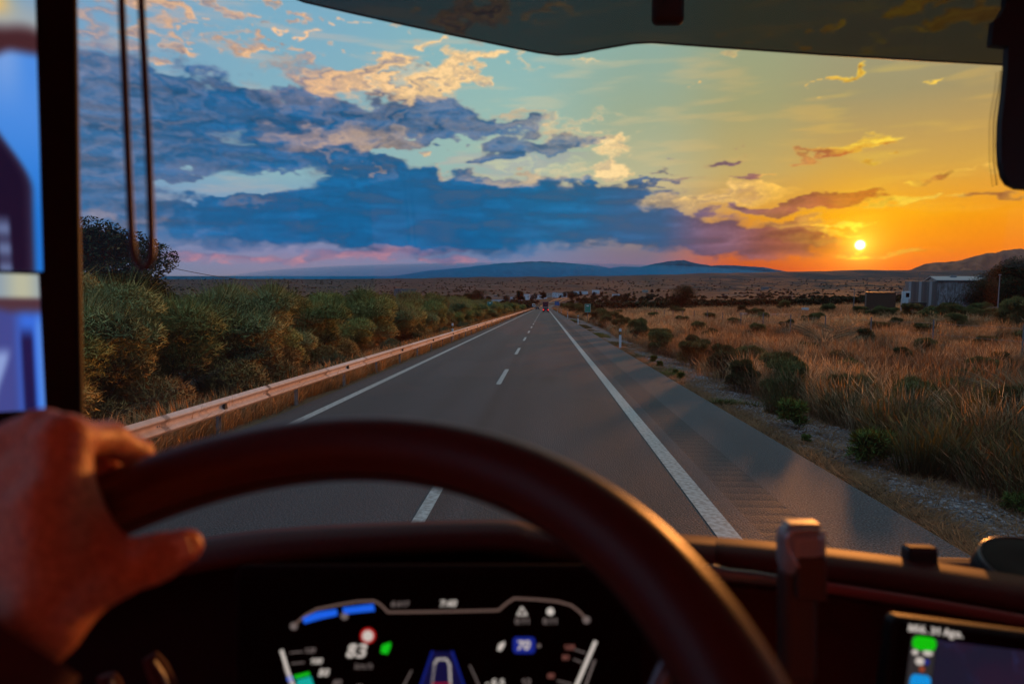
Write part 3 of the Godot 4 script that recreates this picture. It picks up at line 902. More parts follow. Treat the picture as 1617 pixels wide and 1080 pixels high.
func bush_proto(called: String, category: String, group: String, crown: Mesh, stem: Mesh, mat: Material) -> Node3D:
	var t := thing(called, "", category, Transform3D(), group)
	part(t, "foliage", crown, mat)
	part(t, "stem", stem, mat)
	return t

# leafy tree about 1 tall
func tree_mesh(n: int, wide: float, leaf: float, tone: Color, trunk_h: float) -> Array:
	var wood := MB.new()
	wood.col = Color(0.085, 0.06, 0.045)
	var tips := []
	wood.tube(PackedVector3Array([Vector3(0, -0.04, 0), Vector3(0.008, trunk_h * 0.5, 0.004), Vector3(0, trunk_h, 0.01), Vector3(0.01, trunk_h + 0.25, 0)]), PackedFloat32Array([0.035, 0.027, 0.022, 0.012]), 8)
	for k in 12:
		var a := k * 2.4 + rng.randf()
		var y0 := trunk_h * rng.randf_range(0.75, 1.3)
		var r := wide * rng.randf_range(0.45, 0.95)
		var y1 := rng.randf_range(trunk_h + 0.08, 0.88)
		var tip := Vector3(cos(a) * r * 0.75, y1, sin(a) * r * 0.75)
		wood.tube(PackedVector3Array([Vector3(0, y0, 0), Vector3(tip.x * 0.45, lerpf(y0, y1, 0.6), tip.z * 0.45), tip]), PackedFloat32Array([0.014, 0.009, 0.003]), 6)
		tips.append([tip, rng.randf_range(0.18, 0.27) * wide / 0.45, rng.randf_range(0.7, 1.3)])
		tips.append([tip * Vector3(0.55, 1, 0.55) + Vector3(0, rng.randf_range(0.0, 0.1), 0), rng.randf_range(0.18, 0.26) * wide / 0.45, rng.randf_range(0.7, 1.2)])
	var g := MB.new()
	for i in n:
		var l: Array = tips[rng.randi() % tips.size()]
		var dir := rand_dir()
		var p: Vector3 = l[0] + dir * l[1] * pow(rng.randf(), 0.4) * Vector3(1, 0.75, 1)
		var e := rand_dir()
		var s := leaf * rng.randf_range(0.6, 1.3)
		var w := e.cross(rand_dir()).normalized() * s * 0.45
		g.col = tone * (l[2] * rng.randf_range(0.6, 1.4))
		var nn := (dir + Vector3(0, 0.4, 0) + rand_dir() * 0.3).normalized()
		var i0 := g.vert(p - e * s, nn)
		g.vert(p + w, nn)
		g.vert(p + e * s, nn)
		g.vert(p - w, nn)
		g.face(i0, i0 + 1, i0 + 2)
		g.face(i0, i0 + 2, i0 + 3)
	return [wood.mesh(), g.mesh()]

func tree_proto(called: String, category: String, group: String, set: Array, mat: Material) -> Node3D:
	var t := thing(called, "", category, Transform3D(), group)
	part(t, "trunk", set[0], mat)
	part(t, "crown", set[1], mat)
	return t

func tuft(n: int, h: float, spread: float, w: float, tone: Color, seedy := 0.0, lean := 0.35) -> ArrayMesh:
	var g := MB.new()
	for i in n:
		var a := rng.randf() * TAU
		var r := spread * sqrt(rng.randf())
		var p := Vector3(cos(a) * r, -0.03, sin(a) * r)
		var b := a + rng.randf_range(-1.2, 1.2)
		var hh := h * rng.randf_range(0.45, 1.15)
		var out := Vector3(cos(b), 0, sin(b)) * hh * lean * rng.randf_range(0.1, 2.0)
		var mid := p + Vector3(0, hh * 0.6, 0) + out * 0.4
		var q := p + Vector3(0, hh, 0) + out
		var side := Vector3(-sin(b), 0, cos(b)).rotated(Vector3.UP, rng.randf_range(-1, 1)) * w * rng.randf_range(0.6, 1.3)
		var nn := (Vector3(cos(b), 0.9, sin(b)) + rand_dir() * 0.4).normalized()
		g.col = tone * rng.randf_range(0.8, 1.2)
		var k := g.vert(p - side, nn)
		g.vert(p + side, nn)
		g.vert(mid + side * 0.8, nn)
		g.vert(mid - side * 0.8, nn)
		g.vert(q, nn)
		g.face(k, k + 1, k + 2)
		g.face(k, k + 2, k + 3)
		g.face(k + 3, k + 2, k + 4)
		if rng.randf() < seedy:
			g.col = tone * Color(1.3, 1.2, 1.1) * rng.randf_range(0.8, 1.3)
			g.blade(mid.lerp(q, 0.6), q + (q - mid) * 0.25, side * 2.0, nn)
	return g.mesh()

func count_word(k: int) -> String:
	const W := ["first", "second", "third", "fourth", "fifth", "sixth", "seventh", "eighth", "ninth", "tenth", "eleventh", "twelfth", "thirteenth", "fourteenth", "fifteenth", "sixteenth", "seventeenth", "eighteenth", "nineteenth", "twentieth"]
	if k < 20:
		return W[k]
	if k > 98:
		return "hundred and " + count_word(k - 100)
	const T := ["twenty", "thirty", "forty", "fifty", "sixty", "seventy", "eighty", "ninety"]
	const O := ["", "-first", "-second", "-third", "-fourth", "-fifth", "-sixth", "-seventh", "-eighth", "-ninth"]
	var n := k + 1
	if n % 10 == 0:
		return T[n / 10 - 2].trim_suffix("y") + "ieth"
	return T[n / 10 - 2] + O[n % 10]

func scatter(called: String, label: String, meshes: Array, mat: Material, n: int, where: Callable, tint: Callable) -> void:
	var lists := []
	var tints := []
	for m in meshes:
		var a: Array[Transform3D] = []
		lists.append(a)
		tints.append(PackedColorArray())
	for i in n:
		var t = (where as Callable).call()
		if t == null:
			continue
		var k := rng.randi() % meshes.size()
		lists[k].append(t)
		tints[k].push_back((tint as Callable).call(t.origin))
	for k in meshes.size():
		if lists[k].size():
			many(called, label, meshes[k], mat, lists[k], tints[k])

func stand(x: float, d: float, size := 1.0, turn := -1.0, tall := 1.0) -> Transform3D:
	var b := Basis(Vector3.UP, rng.randf() * TAU if turn < 0 else turn).scaled(Vector3(size, size * tall, size))
	return Transform3D(b, Vector3(x, ground_y(x, d), -d))

func build_plants() -> void:
	var leaf := leafy()
	M.leaf = leaf
	var green := Color(0.33, 0.35, 0.10)
	var olive := Color(0.17, 0.19, 0.06)
	var dry := Color(0.54, 0.30, 0.105)
	# --- left: the long row of broom bushes behind the guardrail
	var protos := []
	for k in 4:
		protos.append([broom(80000, green if k % 2 == 0 else Color(0.30, 0.345, 0.13), dry, 0.036, 0.0022, 0.6), stems(9, 0.5)])
	var g := "broom bushes in the row behind the guardrail"
	var d := 11.0
	var k := 0
	while d < 330.0:
		var h := rng.randf_range(2.6, 4.1)
		var x := -9.6 + rng.randf_range(-0.6, 0.5) - 0.004 * d
		var w := rng.randf_range(1.15, 1.45)
		var p: Array = protos[k % 4]
		var b := thing("bush", "%s feathery green broom bush, counting from the truck, in the row behind the guardrail" % count_word(k), "bush", Transform3D(Basis(Vector3.UP, rng.randf() * TAU).scaled(Vector3(h * w, h, h * w)), Vector3(x, ground_y(x, d) - 0.05, -d)), g)
		part(b, "foliage", p[0], leaf)
		part(b, "stem", p[1], leaf)
		d += h * rng.randf_range(0.50, 0.72) * (1.0 + d * 0.012)
		k += 1
	# a second, taller rank behind it
	d = 13.0
	k = 0
	while d < 300.0:
		var h := rng.randf_range(3.5, 5.0)
		var x := -13.0 + rng.randf_range(-1.4, 0.6) - 0.012 * d
		var p: Array = protos[(k + 2) % 4]
		var b := thing("tall_bush", "%s bush, counting from the truck, in the taller rank that rises behind the front bushes" % count_word(k), "bush", Transform3D(Basis(Vector3.UP, rng.randf() * TAU).scaled(Vector3(h * 1.2, h, h * 1.2)), Vector3(x, ground_y(x, d) - 0.05, -d)), "taller bushes behind the front row")
		part(b, "foliage", p[0], leaf)
		part(b, "stem", p[1], leaf)
		d += h * rng.randf_range(0.8, 1.2) * (1.0 + d * 0.012)
		k += 1
	# small grey-green bushes at their feet
	var low_broom := broom(9000, Color(0.16, 0.21, 0.10), dry, 0.22, 0.005, 0.25)
	k = 0
	for q in [[-7.6, 19.0, 1.1], [-7.5, 23.5, 1.2], [-7.7, 26.0, 0.9], [-7.5, 33.0, 1.2], [-7.8, 41.0, 1.3], [-7.6, 52.0, 1.2], [-7.7, 64.0, 1.4]]:
		var b := thing("low_bush", "%s low grey-green bush between the guardrail and the broom bushes, counting from the truck" % count_word(k), "bush", stand(q[0], q[1], q[2]), "low bushes behind the guardrail")
		part(b, "foliage", low_broom, leaf)
		k += 1
	# the dark tree above the row on the left
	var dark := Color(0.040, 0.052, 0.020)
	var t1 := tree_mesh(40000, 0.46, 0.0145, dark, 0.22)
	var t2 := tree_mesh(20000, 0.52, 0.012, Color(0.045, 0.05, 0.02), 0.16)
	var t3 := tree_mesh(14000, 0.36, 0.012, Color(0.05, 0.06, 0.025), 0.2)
	var shapes := [t1, t2, t3]
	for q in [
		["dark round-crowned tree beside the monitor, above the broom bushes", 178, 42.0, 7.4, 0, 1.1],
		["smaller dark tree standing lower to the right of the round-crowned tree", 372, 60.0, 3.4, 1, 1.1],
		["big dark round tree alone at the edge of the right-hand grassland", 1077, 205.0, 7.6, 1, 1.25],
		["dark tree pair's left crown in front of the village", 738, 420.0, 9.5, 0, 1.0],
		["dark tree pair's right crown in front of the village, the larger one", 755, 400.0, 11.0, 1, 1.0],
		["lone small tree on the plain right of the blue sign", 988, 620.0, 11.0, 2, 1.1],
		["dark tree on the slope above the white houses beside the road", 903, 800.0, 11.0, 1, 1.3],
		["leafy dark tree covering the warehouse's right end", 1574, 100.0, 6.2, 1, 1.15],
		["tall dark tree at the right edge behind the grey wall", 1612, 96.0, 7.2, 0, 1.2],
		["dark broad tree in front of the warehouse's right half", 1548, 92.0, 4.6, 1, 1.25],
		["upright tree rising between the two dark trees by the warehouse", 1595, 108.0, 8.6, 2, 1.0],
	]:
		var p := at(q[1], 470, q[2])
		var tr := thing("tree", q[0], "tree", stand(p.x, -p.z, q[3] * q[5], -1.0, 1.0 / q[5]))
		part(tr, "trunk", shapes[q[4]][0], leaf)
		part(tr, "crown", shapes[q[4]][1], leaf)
	# thin-leaved dead tree in front of the warehouse
	var bare := tree_mesh(500, 0.5, 0.010, Color(0.10, 0.06, 0.03), 0.2)
	var bp := at(1500, 470, 104.0)
	var bt := thing("bare_tree", "half-bare brown tree with open branches in front of the warehouse wall", "tree", stand(bp.x, -bp.z, 5.0))
	part(bt, "trunk", bare[0], leaf)
	part(bt, "crown", bare[1], leaf)
	# trees among the village houses
	k = 0
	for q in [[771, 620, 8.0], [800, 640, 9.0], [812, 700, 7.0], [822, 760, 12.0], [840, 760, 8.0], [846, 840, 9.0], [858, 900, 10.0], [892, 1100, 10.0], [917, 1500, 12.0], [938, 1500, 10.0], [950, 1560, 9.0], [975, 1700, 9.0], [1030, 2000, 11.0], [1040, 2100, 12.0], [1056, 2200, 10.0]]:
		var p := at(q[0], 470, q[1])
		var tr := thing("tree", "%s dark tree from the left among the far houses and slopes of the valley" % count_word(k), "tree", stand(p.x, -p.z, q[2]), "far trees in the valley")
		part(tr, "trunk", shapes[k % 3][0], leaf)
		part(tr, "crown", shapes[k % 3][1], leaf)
		k += 1
	# --- right: dark broom shrubs along the verge and in the field
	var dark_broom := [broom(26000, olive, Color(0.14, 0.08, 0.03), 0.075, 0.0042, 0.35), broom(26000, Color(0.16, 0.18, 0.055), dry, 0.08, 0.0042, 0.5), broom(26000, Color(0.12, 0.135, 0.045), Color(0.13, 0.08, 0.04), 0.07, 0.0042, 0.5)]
	var dark_stem := stems(8, 0.4)
	M.yard_bush = [dark_broom[0], dark_broom[1]]
	k = 0
	for q in [[8.2, 15.5, 1.0], [7.6, 17.2, 1.0], [9.2, 13.6, 1.1], [8.8, 11.6, 1.15], [9.6, 10.0, 1.2], [6.0, 20.5, 1.0], [6.7, 19.0, 1.15], [7.4, 21.5, 1.2], [6.4, 24.5, 1.2], [7.7, 26.0, 1.1], [6.5, 30.0, 1.1], [7.3, 33.0, 1.2], [6.4, 37.5, 1.2], [7.2, 43.0, 1.3], [6.8, 49.0, 1.4], [7.6, 56.0, 1.5], [6.9, 63.0, 1.4], [8.0, 70.0, 1.6], [7.0, 79.0, 1.5], [8.5, 88.0, 1.9], [7.4, 98.0, 1.7], [9.0, 110.0, 2.0], [7.8, 124.0, 2.0], [9.5, 140.0, 2.3], [8.3, 158.0, 2.3], [9.8, 178.0, 2.6], [8.6, 200.0, 2.6], [10.5, 224.0, 3.0], [8.8, 250.0, 2.8], [11, 275.0, 3.2], [9.0, 300.0, 3.0], [12, 330.0, 3.6], [9.5, 360.0, 3.4]]:  # opening entries are added to shade the shoulder, some out of view
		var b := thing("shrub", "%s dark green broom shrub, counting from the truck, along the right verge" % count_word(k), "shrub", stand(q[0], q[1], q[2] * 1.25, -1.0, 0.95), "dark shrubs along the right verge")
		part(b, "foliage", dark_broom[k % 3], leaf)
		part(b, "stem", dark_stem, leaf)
		k += 1
	k = 0
	for q in [[13, 34, 1.0], [19, 41, 1.3], [16, 52, 1.3], [24, 50, 1.4], [29, 58, 1.6], [36, 66, 1.8], [33, 47, 1.4], [45, 75, 2.2], [52, 84, 2.3], [40, 88, 1.9], [27, 72, 1.5], [19, 69, 1.4], [22, 92, 1.7], [33, 110, 2.2], [48, 118, 2.6], [60, 104, 2.6], [66, 92, 2.4], [58, 76, 2.2], [25, 128, 2.2], [40, 140, 2.4], [17, 108, 1.6], [15, 140, 2.0], [30, 160, 2.6], [55, 160, 3.0], [75, 140, 3.0], [80, 118, 2.8], [71, 110, 2.4], [46, 60, 1.8], [38, 52, 1.6], [54, 66, 2.0], [26, 38, 1.2], [31, 40, 1.3], [10.5, 18, 0.9], [12.5, 20.5, 0.9], [11.5, 15.5, 0.8], [14.5, 23, 1.0], [9.8, 21, 0.8], [17, 26, 1.0], [10.5, 24, 0.9], [12, 28, 1.0], [15, 29, 1.0], [18, 33, 1.1], [22, 35, 1.1], [11, 46, 1.3], [13, 58, 1.4], [16, 80, 1.6], [21, 60, 1.5], [27, 86, 1.8], [30, 98, 2.0], [37, 78, 1.8], [44, 92, 2.1], [50, 74, 2.0], [62, 82, 2.3], [34, 58, 1.6], [25, 46, 1.3], [28, 50, 1.3], [41, 66, 1.8], [47, 104, 2.2]]:
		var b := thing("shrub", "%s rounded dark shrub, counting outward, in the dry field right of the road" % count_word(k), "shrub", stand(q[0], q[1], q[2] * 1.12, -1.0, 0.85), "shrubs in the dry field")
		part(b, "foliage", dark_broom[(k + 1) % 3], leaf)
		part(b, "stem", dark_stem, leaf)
		k += 1
	# bright green weeds on the gravel verge
	var weed := broom(2600, Color(0.13, 0.19, 0.035), Color(0.10, 0.12, 0.03), 0.26, 0.018, 0.15)
	k = 0
	for q in [[5.05, 14.0, 0.55, "bright green leafy weed standing alone on the gravel verge"], [5.15, 10.9, 0.52, "bright green weed at the front of the weed patch near the truck"], [5.6, 11.4, 0.5, "second bright green weed beside the front one in the patch"], [4.75, 12.4, 0.16, "tiny green weed on the gravel closest to the asphalt"], [4.6, 23.0, 0.24, "small green weed at the asphalt edge before the shrubs"], [4.7, 24.5, 0.2, "small green weed just beyond another at the asphalt edge"], [4.65, 27.5, 0.25, "small green weed at the asphalt edge beside the shrub shadow"], [4.8, 30.0, 0.3, "low green weed clump at the asphalt edge before the delineator post"], [5.9, 8.6, 0.25, "small green weed among the stones at the lower right"]]:
		var b := thing("weed", q[3], "weed", stand(q[0], q[1], q[2] * 1.1), "green weeds on the gravel verge")
		part(b, "foliage", weed, leaf)
	var reed := tuft(520, 0.9, 0.36, 0.004, Color(0.11, 0.12, 0.04), 0.3, 0.4)
	k = 0
	for q in [[5.8, 10.6, 0.9, "tall feathery green weed clump behind the bright weeds"], [6.3, 10.9, 0.95, "second feathery weed clump beside the tall one"], [6.9, 9.6, 1.0, "tall brownish-green weed clump near the right edge"], [7.3, 9.0, 1.1, "largest brownish-green weed clump at the right edge"], [7.0, 8.3, 0.9, "weed clump low at the right edge above the stones"], [7.6, 12.0, 0.9, "weed clump behind the largest one at the right edge"], [5.4, 16.0, 0.6, "small weed clump behind the lone green weed"], [6.6, 13.2, 1.0, "feathery weed clump between the front weeds and the dry field"], [7.4, 14.4, 1.1, "feathery weed clump at the field edge, left of the tallest one"], [8.2, 13.0, 1.25, "tallest feathery weed clump at the field edge"], [6.8, 15.8, 1.05, "feathery weed clump in front of the dark verge shrubs"], [7.9, 16.4, 1.1, "feathery weed clump beside the dark verge shrubs, farther from the road"], [6.3, 17.8, 0.95, "last feathery weed clump before the dark verge shrubs"]]:
		var b := thing("weed_clump", q[3], "weeds", stand(q[0], q[1], q[2]), "tall weed clumps at the right verge")
		part(b, "stems", reed, leaf)
	# arching feather grass at the right edge
	var plume := MB.new()
	for i in 90:
		var a := rng.randf() * TAU
		var len := rng.randf_range(0.9, 1.7)
		var path := PackedVector3Array()
		for s in 6:
			var u := s / 5.0
			path.push_back(Vector3(cos(a) * len * 0.75 * u * u, len * (u - 0.38 * u * u), sin(a) * len * 0.75 * u * u))
		plume.col = Color(0.30, 0.19, 0.09) * rng.randf_range(0.7, 1.3)
		plume.tube(path, PackedFloat32Array([0.004, 0.004, 0.003, 0.003, 0.008, 0.002]), 4)
	k = 0
	for q in [["arching golden feather grass at the right edge of the field", 9.9, 14.2, 1.25], ["golden feather grass clump farther back in the field, below the sun", 14.5, 36.0, 1.5], ["feather grass clump left of the fence in the field", 18.0, 42.0, 1.4]]:
		var b := thing("feather_grass", q[0], "grass clump", stand(q[1], q[2], q[3]))
		part(b, "stalks", plume.mesh(), leaf)
	# --- grass that nobody could count
	var straw := Color(0.52, 0.355, 0.19)
	var rust := Color(0.34, 0.20, 0.115)
	var grass := [tuft(90, 0.52, 0.28, 0.0028, straw, 0.5, 0.5), tuft(90, 0.42, 0.32, 0.003, rust, 0.3, 0.6), tuft(80, 0.64, 0.24, 0.0025, straw * 0.9, 0.7, 0.35), tuft(90, 0.33, 0.34, 0.0034, Color(0.30, 0.22, 0.10), 0.1, 0.6)]
	var field_tint := func(p: Vector3) -> Color:
		var n := land_noise.get_noise_2d(p.x * 0.09, p.z * 0.09)
		var m := land_noise.get_noise_2d(p.x * 0.03 + 33, p.z * 0.03)
		return Color(0.60, 0.54, 0.50).lerp(Color(1.2, 1.1, 0.95), smooth(-0.2, 0.4, m)) * (1.0 + 0.5 * n)
	var near_field := func():
		var dd := 4.0 + 62.0 * pow(rng.randf(), 0.8)
		var x := 5.6 + (dd * 0.85 + 6.0) * rng.randf()
		var n := land_noise.get_noise_2d(x * 0.25, dd * 0.25)
		if x < 6.5 and rng.randf() < 0.85 or n < rng.randf_range(-0.25, 0.02) or (dd < 14 and x < 7.2 and rng.randf() < 0.7):
			return null
		return stand(x, dd, rng.randf_range(0.55, 1.2) * (0.95 + 0.55 * smooth(0.0, 0.4, n)))
	scatter("dry_grass", "dry golden grass covering the near field right of the road", grass, leaf, 21000, near_field, field_tint)
	var weed_bank := func():
		var dd := 8.0 + 12.5 * rng.randf()
		var x := 6.2 + 0.09 * (dd - 8.0) + 4.5 * rng.randf()
		return stand(x, dd, rng.randf_range(0.8, 1.7))
	scatter("weeds", "dense olive and straw weeds behind the gravel verge near the truck", [tuft(90, 0.5, 0.3, 0.003, Color(0.15, 0.15, 0.055), 0.2, 0.5), tuft(90, 0.45, 0.3, 0.003, Color(0.26, 0.19, 0.09), 0.3, 0.6)], leaf, 900, weed_bank, field_tint)
	var pale := func():
		var dd := 12.0 + 100.0 * pow(rng.randf(), 1.3)
		var x := 6.5 + dd * 0.85 * rng.randf()
		return stand(x, dd, rng.randf_range(0.7, 1.3)) if land_noise.get_noise_2d(x * 0.12 + 70, dd * 0.12) > 0.08 else null
	scatter("dry_grass", "pale straw clumps standing out of the browner field", [tuft(110, 0.8, 0.26, 0.0024, Color(0.66, 0.48, 0.28), 0.9, 0.4)], leaf, 4200, pale, func(_p): return Color(1, 1, 1) * rng.randf_range(0.7, 1.2))
	var far_field := func():
		var dd := 60.0 + 330.0 * pow(rng.randf(), 1.3)
		var x := 7.0 + (dd * 0.72) * rng.randf()
		return stand(x, dd, rng.randf_range(1.5, 3.2) * (1.0 + dd * 0.003), -1.0, 0.5)
	scatter("dry_grass", "dry brown grass on the far field right of the road", grass, leaf, 16000, far_field, field_tint)
	var left_strip := func():
		var dd := 3.5 + 120.0 * pow(rng.randf(), 1.6)
		return stand(-6.28 - 2.4 * rng.randf() - (0.0 if rng.randf() < 0.8 else 2.0), dd, rng.randf_range(0.6, 1.2))
	scatter("dry_grass", "dry yellow grass under and behind the guardrail", [grass[0], grass[2], grass[3]], leaf, 9000, left_strip, func(_p): return Color(1.3, 1.2, 1.05) * rng.randf_range(0.7, 1.3))
	var edge_strip := func():
		var dd := 125.0 + 240.0 * rng.randf()
		return stand((-6.2 - 2.0 * rng.randf()) if rng.randf() < 0.5 else 4.6 + 3.0 * rng.randf(), dd, rng.randf_range(1.0, 1.6))
	scatter("dry_grass", "dry grass along both edges of the far road", grass, leaf, 2500, edge_strip, field_tint)
	# green and straw litter on the gravel verge
	var low_green := [tuft(30, 0.12, 0.12, 0.006, Color(0.10, 0.14, 0.03), 0, 0.9)]
	var verge_green := func():
		var dd := 17.0 + 100.0 * pow(rng.randf(), 1.5)
		return stand(4.3 + 1.2 * rng.randf() * rng.randf(), dd, rng.randf_range(0.7, 1.6)) if land_noise.get_noise_2d(dd * 0.12, 9) > 0.0 else null
	scatter("green_grass", "low green grass along the right asphalt edge", low_green, leaf, 1500, verge_green, field_tint)
	var thatch := [tuft(26, 0.10, 0.12, 0.005, Color(0.26, 0.14, 0.06), 0, 2.2), tuft(26, 0.08, 0.14, 0.004, Color(0.20, 0.10, 0.045), 0, 2.6)]
	var verge := func():
		var dd := 3.5 + 40.0 * pow(rng.randf(), 1.5)
		return stand(4.12 + (0.35 * rng.randf() if rng.randf() < 0.5 else 2.6 * rng.randf()), dd, rng.randf_range(0.6, 1.5))
	scatter("straw_litter", "brown straw litter lying along the asphalt edge", thatch, leaf, 5200, verge, func(_p): return Color(1, 1, 1) * rng.randf_range(0.6, 1.3))
	# stones of the verge
	var stones := []
	for s in 3:
		var m := MB.new()
		m.col = Color(0.33, 0.30, 0.285)
		var ball := PackedVector3Array()
		for iy in 6:
			for ix in 8:
				var u := Vector3(sin(PI * iy / 5.0) * cos(TAU * ix / 7.0), cos(PI * iy / 5.0), sin(PI * iy / 5.0) * sin(TAU * ix / 7.0))
				ball.push_back(u * Vector3(1, 0.6, 0.8) * (1.0 + 0.35 * land_noise.get_noise_3d(u.x * 2 + s * 9, u.y * 2, u.z * 2)))
		m.grid(ball, 8, PackedColorArray(), true)
		stones.append(m.mesh())
	var gravel := func():
		var dd := 3.2 + 34.0 * pow(rng.randf(), 1.7)
		var s := 0.008 + 0.022 * pow(rng.randf(), 4.0) + 0.0004 * dd
		var x := 4.35 + 2.3 * rng.randf() + (0.0 if rng.randf() < 0.8 else 1.2 * rng.randf())
		var t := stand(x, dd, s)
		t.origin.y += s * 0.25
		return t
	scatter("gravel", "loose grey stones on the right verge", stones, leaf, 30000, gravel, func(_p): return Color(1, 1, 1) * rng.randf_range(0.6, 1.35))
	# scrub and orchards far off
	var clump := broom(420, Color(0.05, 0.055, 0.022), Color(0.09, 0.06, 0.03), 0.25, 0.05, 0.3)
	var orchard := func():
		var dd := 215.0 + 300.0 * rng.randf()
		var row := roundf((14.0 + dd * 0.62 * rng.randf()) / 6.0) * 6.0
		return stand(row + rng.randf_range(-0.6, 0.6), dd, rng.randf_range(3.0, 4.6), -1.0, 0.8)
	scatter("orchard", "dark green orchard rows at the far edge of the field", [clump], leaf, 1500, orchard, func(_p): return Color(1, 1, 1) * rng.randf_range(0.7, 1.2))
	var left_scrub := func():
		var dd := 300.0 + 420.0 * rng.randf()
		var x := -10.0 - dd * 0.5 * rng.randf()
		return stand(x, dd, rng.randf_range(3.0, 5.5), -1.0, 0.7)
	scatter("scrub", "dark scrub on the plain beyond the broom bushes", [clump], leaf, 1600, left_scrub, func(_p): return Color(1, 1, 1) * rng.randf_range(0.7, 1.3))
	var plain_scrub := func():
		var dd := 500.0 * pow(14.0, rng.randf())
		var x := dd * rng.randf_range(-0.85, 0.95)
		if absf(x - road_x(dd)) < 16 or land_noise.get_noise_2d(x * 0.0022, dd * 0.006) < rng.randf_range(0.0, 0.2):
			return null
		return stand(x, dd, rng.randf_range(1.8, 6.5) * (1.0 + dd * 0.0002), -1.0, 0.7)
	scatter("scrub", "dark scrub dotted over the far plain and hills", [clump], leaf, 15000, plain_scrub, func(_p): return Color(1.3, 1.15, 1.1) * rng.randf_range(0.5, 1.5))

# ---------------------------------------------------------------- things along the road
func on_road(r: float, d: float, lift := 0.0, turn := 0.0) -> Transform3D:
	var b := Basis(Vector3.UP, turn) if d > 400 else Basis(Vector3.RIGHT, -atan(SLOPE)) * Basis(Vector3.UP, turn)
	return Transform3D(b, Vector3(road_x(d) + r, profile(d) + lift, -d))

func build_guardrail() -> void:
	var steel := paint(Color.WHITE, 0.75, 0.0, 0.35)
	steel.vertex_color_use_as_albedo = true
	steel.albedo_texture = noise_tex(256, 0.02, Color(0.88, 0.86, 0.84), Color(1, 1, 1), 21, FastNoiseLite.TYPE_SIMPLEX, 5)
	steel.uv1_triplanar = true
	steel.uv1_world_triplanar = true
	steel.uv1_scale = Vector3(0.8, 0.8, 0.8)
	M.steel = steel
	var prof := PackedVector2Array([Vector2(0.0, 0.0), Vector2(0.012, 0.012), Vector2(0.055, 0.035), Vector2(0.075, 0.055), Vector2(0.078, 0.075), Vector2(0.055, 0.095), Vector2(0.008, 0.125), Vector2(0.0, 0.155), Vector2(0.008, 0.185), Vector2(0.055, 0.215), Vector2(0.078, 0.235), Vector2(0.075, 0.255), Vector2(0.055, 0.275), Vector2(0.012, 0.298), Vector2(0.0, 0.31)])
	var beam := MB.new()
	beam.col = Color(0.86, 0.70, 0.62)
	var pts := PackedVector3Array()
	for z in [2.08, 0.7, -0.7, -2.08]:
		for p in prof:
			pts.push_back(Vector3(p.x, p.y, z))
	beam.grid(pts, prof.size(), PackedColorArray(), false)
	pts = PackedVector3Array()
	for z in [2.08, 0.7, -0.7, -2.08]:
		for p in prof:
			pts.push_back(Vector3(p.x - 0.004, p.y, z))
	beam.grid(pts, prof.size(), PackedColorArray(), true)
	for e in [[0, 0.0], [14, 0.31]]:
		var a := Vector3(0, e[1], 2.08)
		beam.quad(a, a + Vector3(0, 0, -4.16), a + Vector3(-0.004, 0, -4.16), a + Vector3(-0.004, 0, 0))
	for z in [-1.9, -1.84]:
		for y in [0.155]:
			beam.rbox(Vector3(0.004, y, z), Vector3(0.02, 0.03, 0.03), 0.008)
	var bm := beam.mesh()
	var post := MB.new()
	post.col = Color(0.34, 0.33, 0.33)
	post.box(Vector3(-0.12, -0.36, 0), Vector3(0.006, 1.24, 0.10))
	post.box(Vector3(-0.09, -0.36, 0.047), Vector3(0.055, 1.24, 0.006))
	post.box(Vector3(-0.09, -0.36, -0.047), Vector3(0.055, 1.24, 0.006))
	var pm := post.mesh()
	var block := MB.new()
	block.col = Color(0.10, 0.095, 0.09)
	block.rbox(Vector3(-0.03, 0.155, 0), Vector3(0.065, 0.20, 0.09), 0.01)
	var km := block.mesh()
	var cap := MB.new()
	cap.col = Color(0.07, 0.06, 0.055)
	cap.prism(PackedVector2Array([Vector2(-0.06, 0.10), Vector2(0.05, 0.10), Vector2(0.02, 0.205), Vector2(-0.03, 0.205)]), 0.0, 0.06)
	var cm := cap.mesh()
	var tones := []
	for q in 5:
		var sm: StandardMaterial3D = steel.duplicate()
		sm.albedo_color = Color(1, 1, 1).lerp(Color(0.95, 0.90, 0.86), q * 0.25)
		tones.append(sm)
	var rail := thing("guardrail", "long galvanised steel guardrail along the left edge of the road", "guardrail", on_road(-6.0, 8.0, 0.34))
	var d := 0.3
	var k := 0
	while d < 392.0:
		var t := rail.transform.affine_inverse() * on_road(-6.0, d, 0.34)
		part(rail, "beam", bm, tones[(k * 7) % 5], t)
		part(rail, "post", pm, steel, t)
		part(rail, "spacer", km, steel, t)
		if k % 2 == 1:
			part(rail, "reflector", cm, steel, t)
		d += 4.0
		k += 1
	# rails along the bend in the valley
	for q in [[-6.2, 560.0, 1180.0, "orange-lit guardrail along the left of the far bend in the valley"], [5.2, 640.0, 1180.0, "orange-lit guardrail along the right of the far bend in the valley"]]:
		var far := thing("guardrail", q[3], "guardrail", on_road(q[0], q[1], 0.0))
		d = q[1]
		while d < q[2]:
			var a := on_road(q[0], d, 0.35)
			var b := on_road(q[0], d + 20.0, 0.35)
			var m := MB.new()
			m.col = Color(0.34, 0.29, 0.26)
			var dir := b.origin - a.origin
			m.box((a.origin + b.origin) * 0.5 + Vector3(0, 0.2, 0), Vector3(0.1, 0.45, dir.length()), Basis.looking_at(dir, Vector3.UP))
			for s in 3:
				m.box(a.origin.lerp(b.origin, s / 3.0) - Vector3(0, 0.2, 0), Vector3(0.12, 0.7, 0.12))
			part(far, "beam", m.mesh(), steel, far.transform.affine_inverse())
			d += 20.0

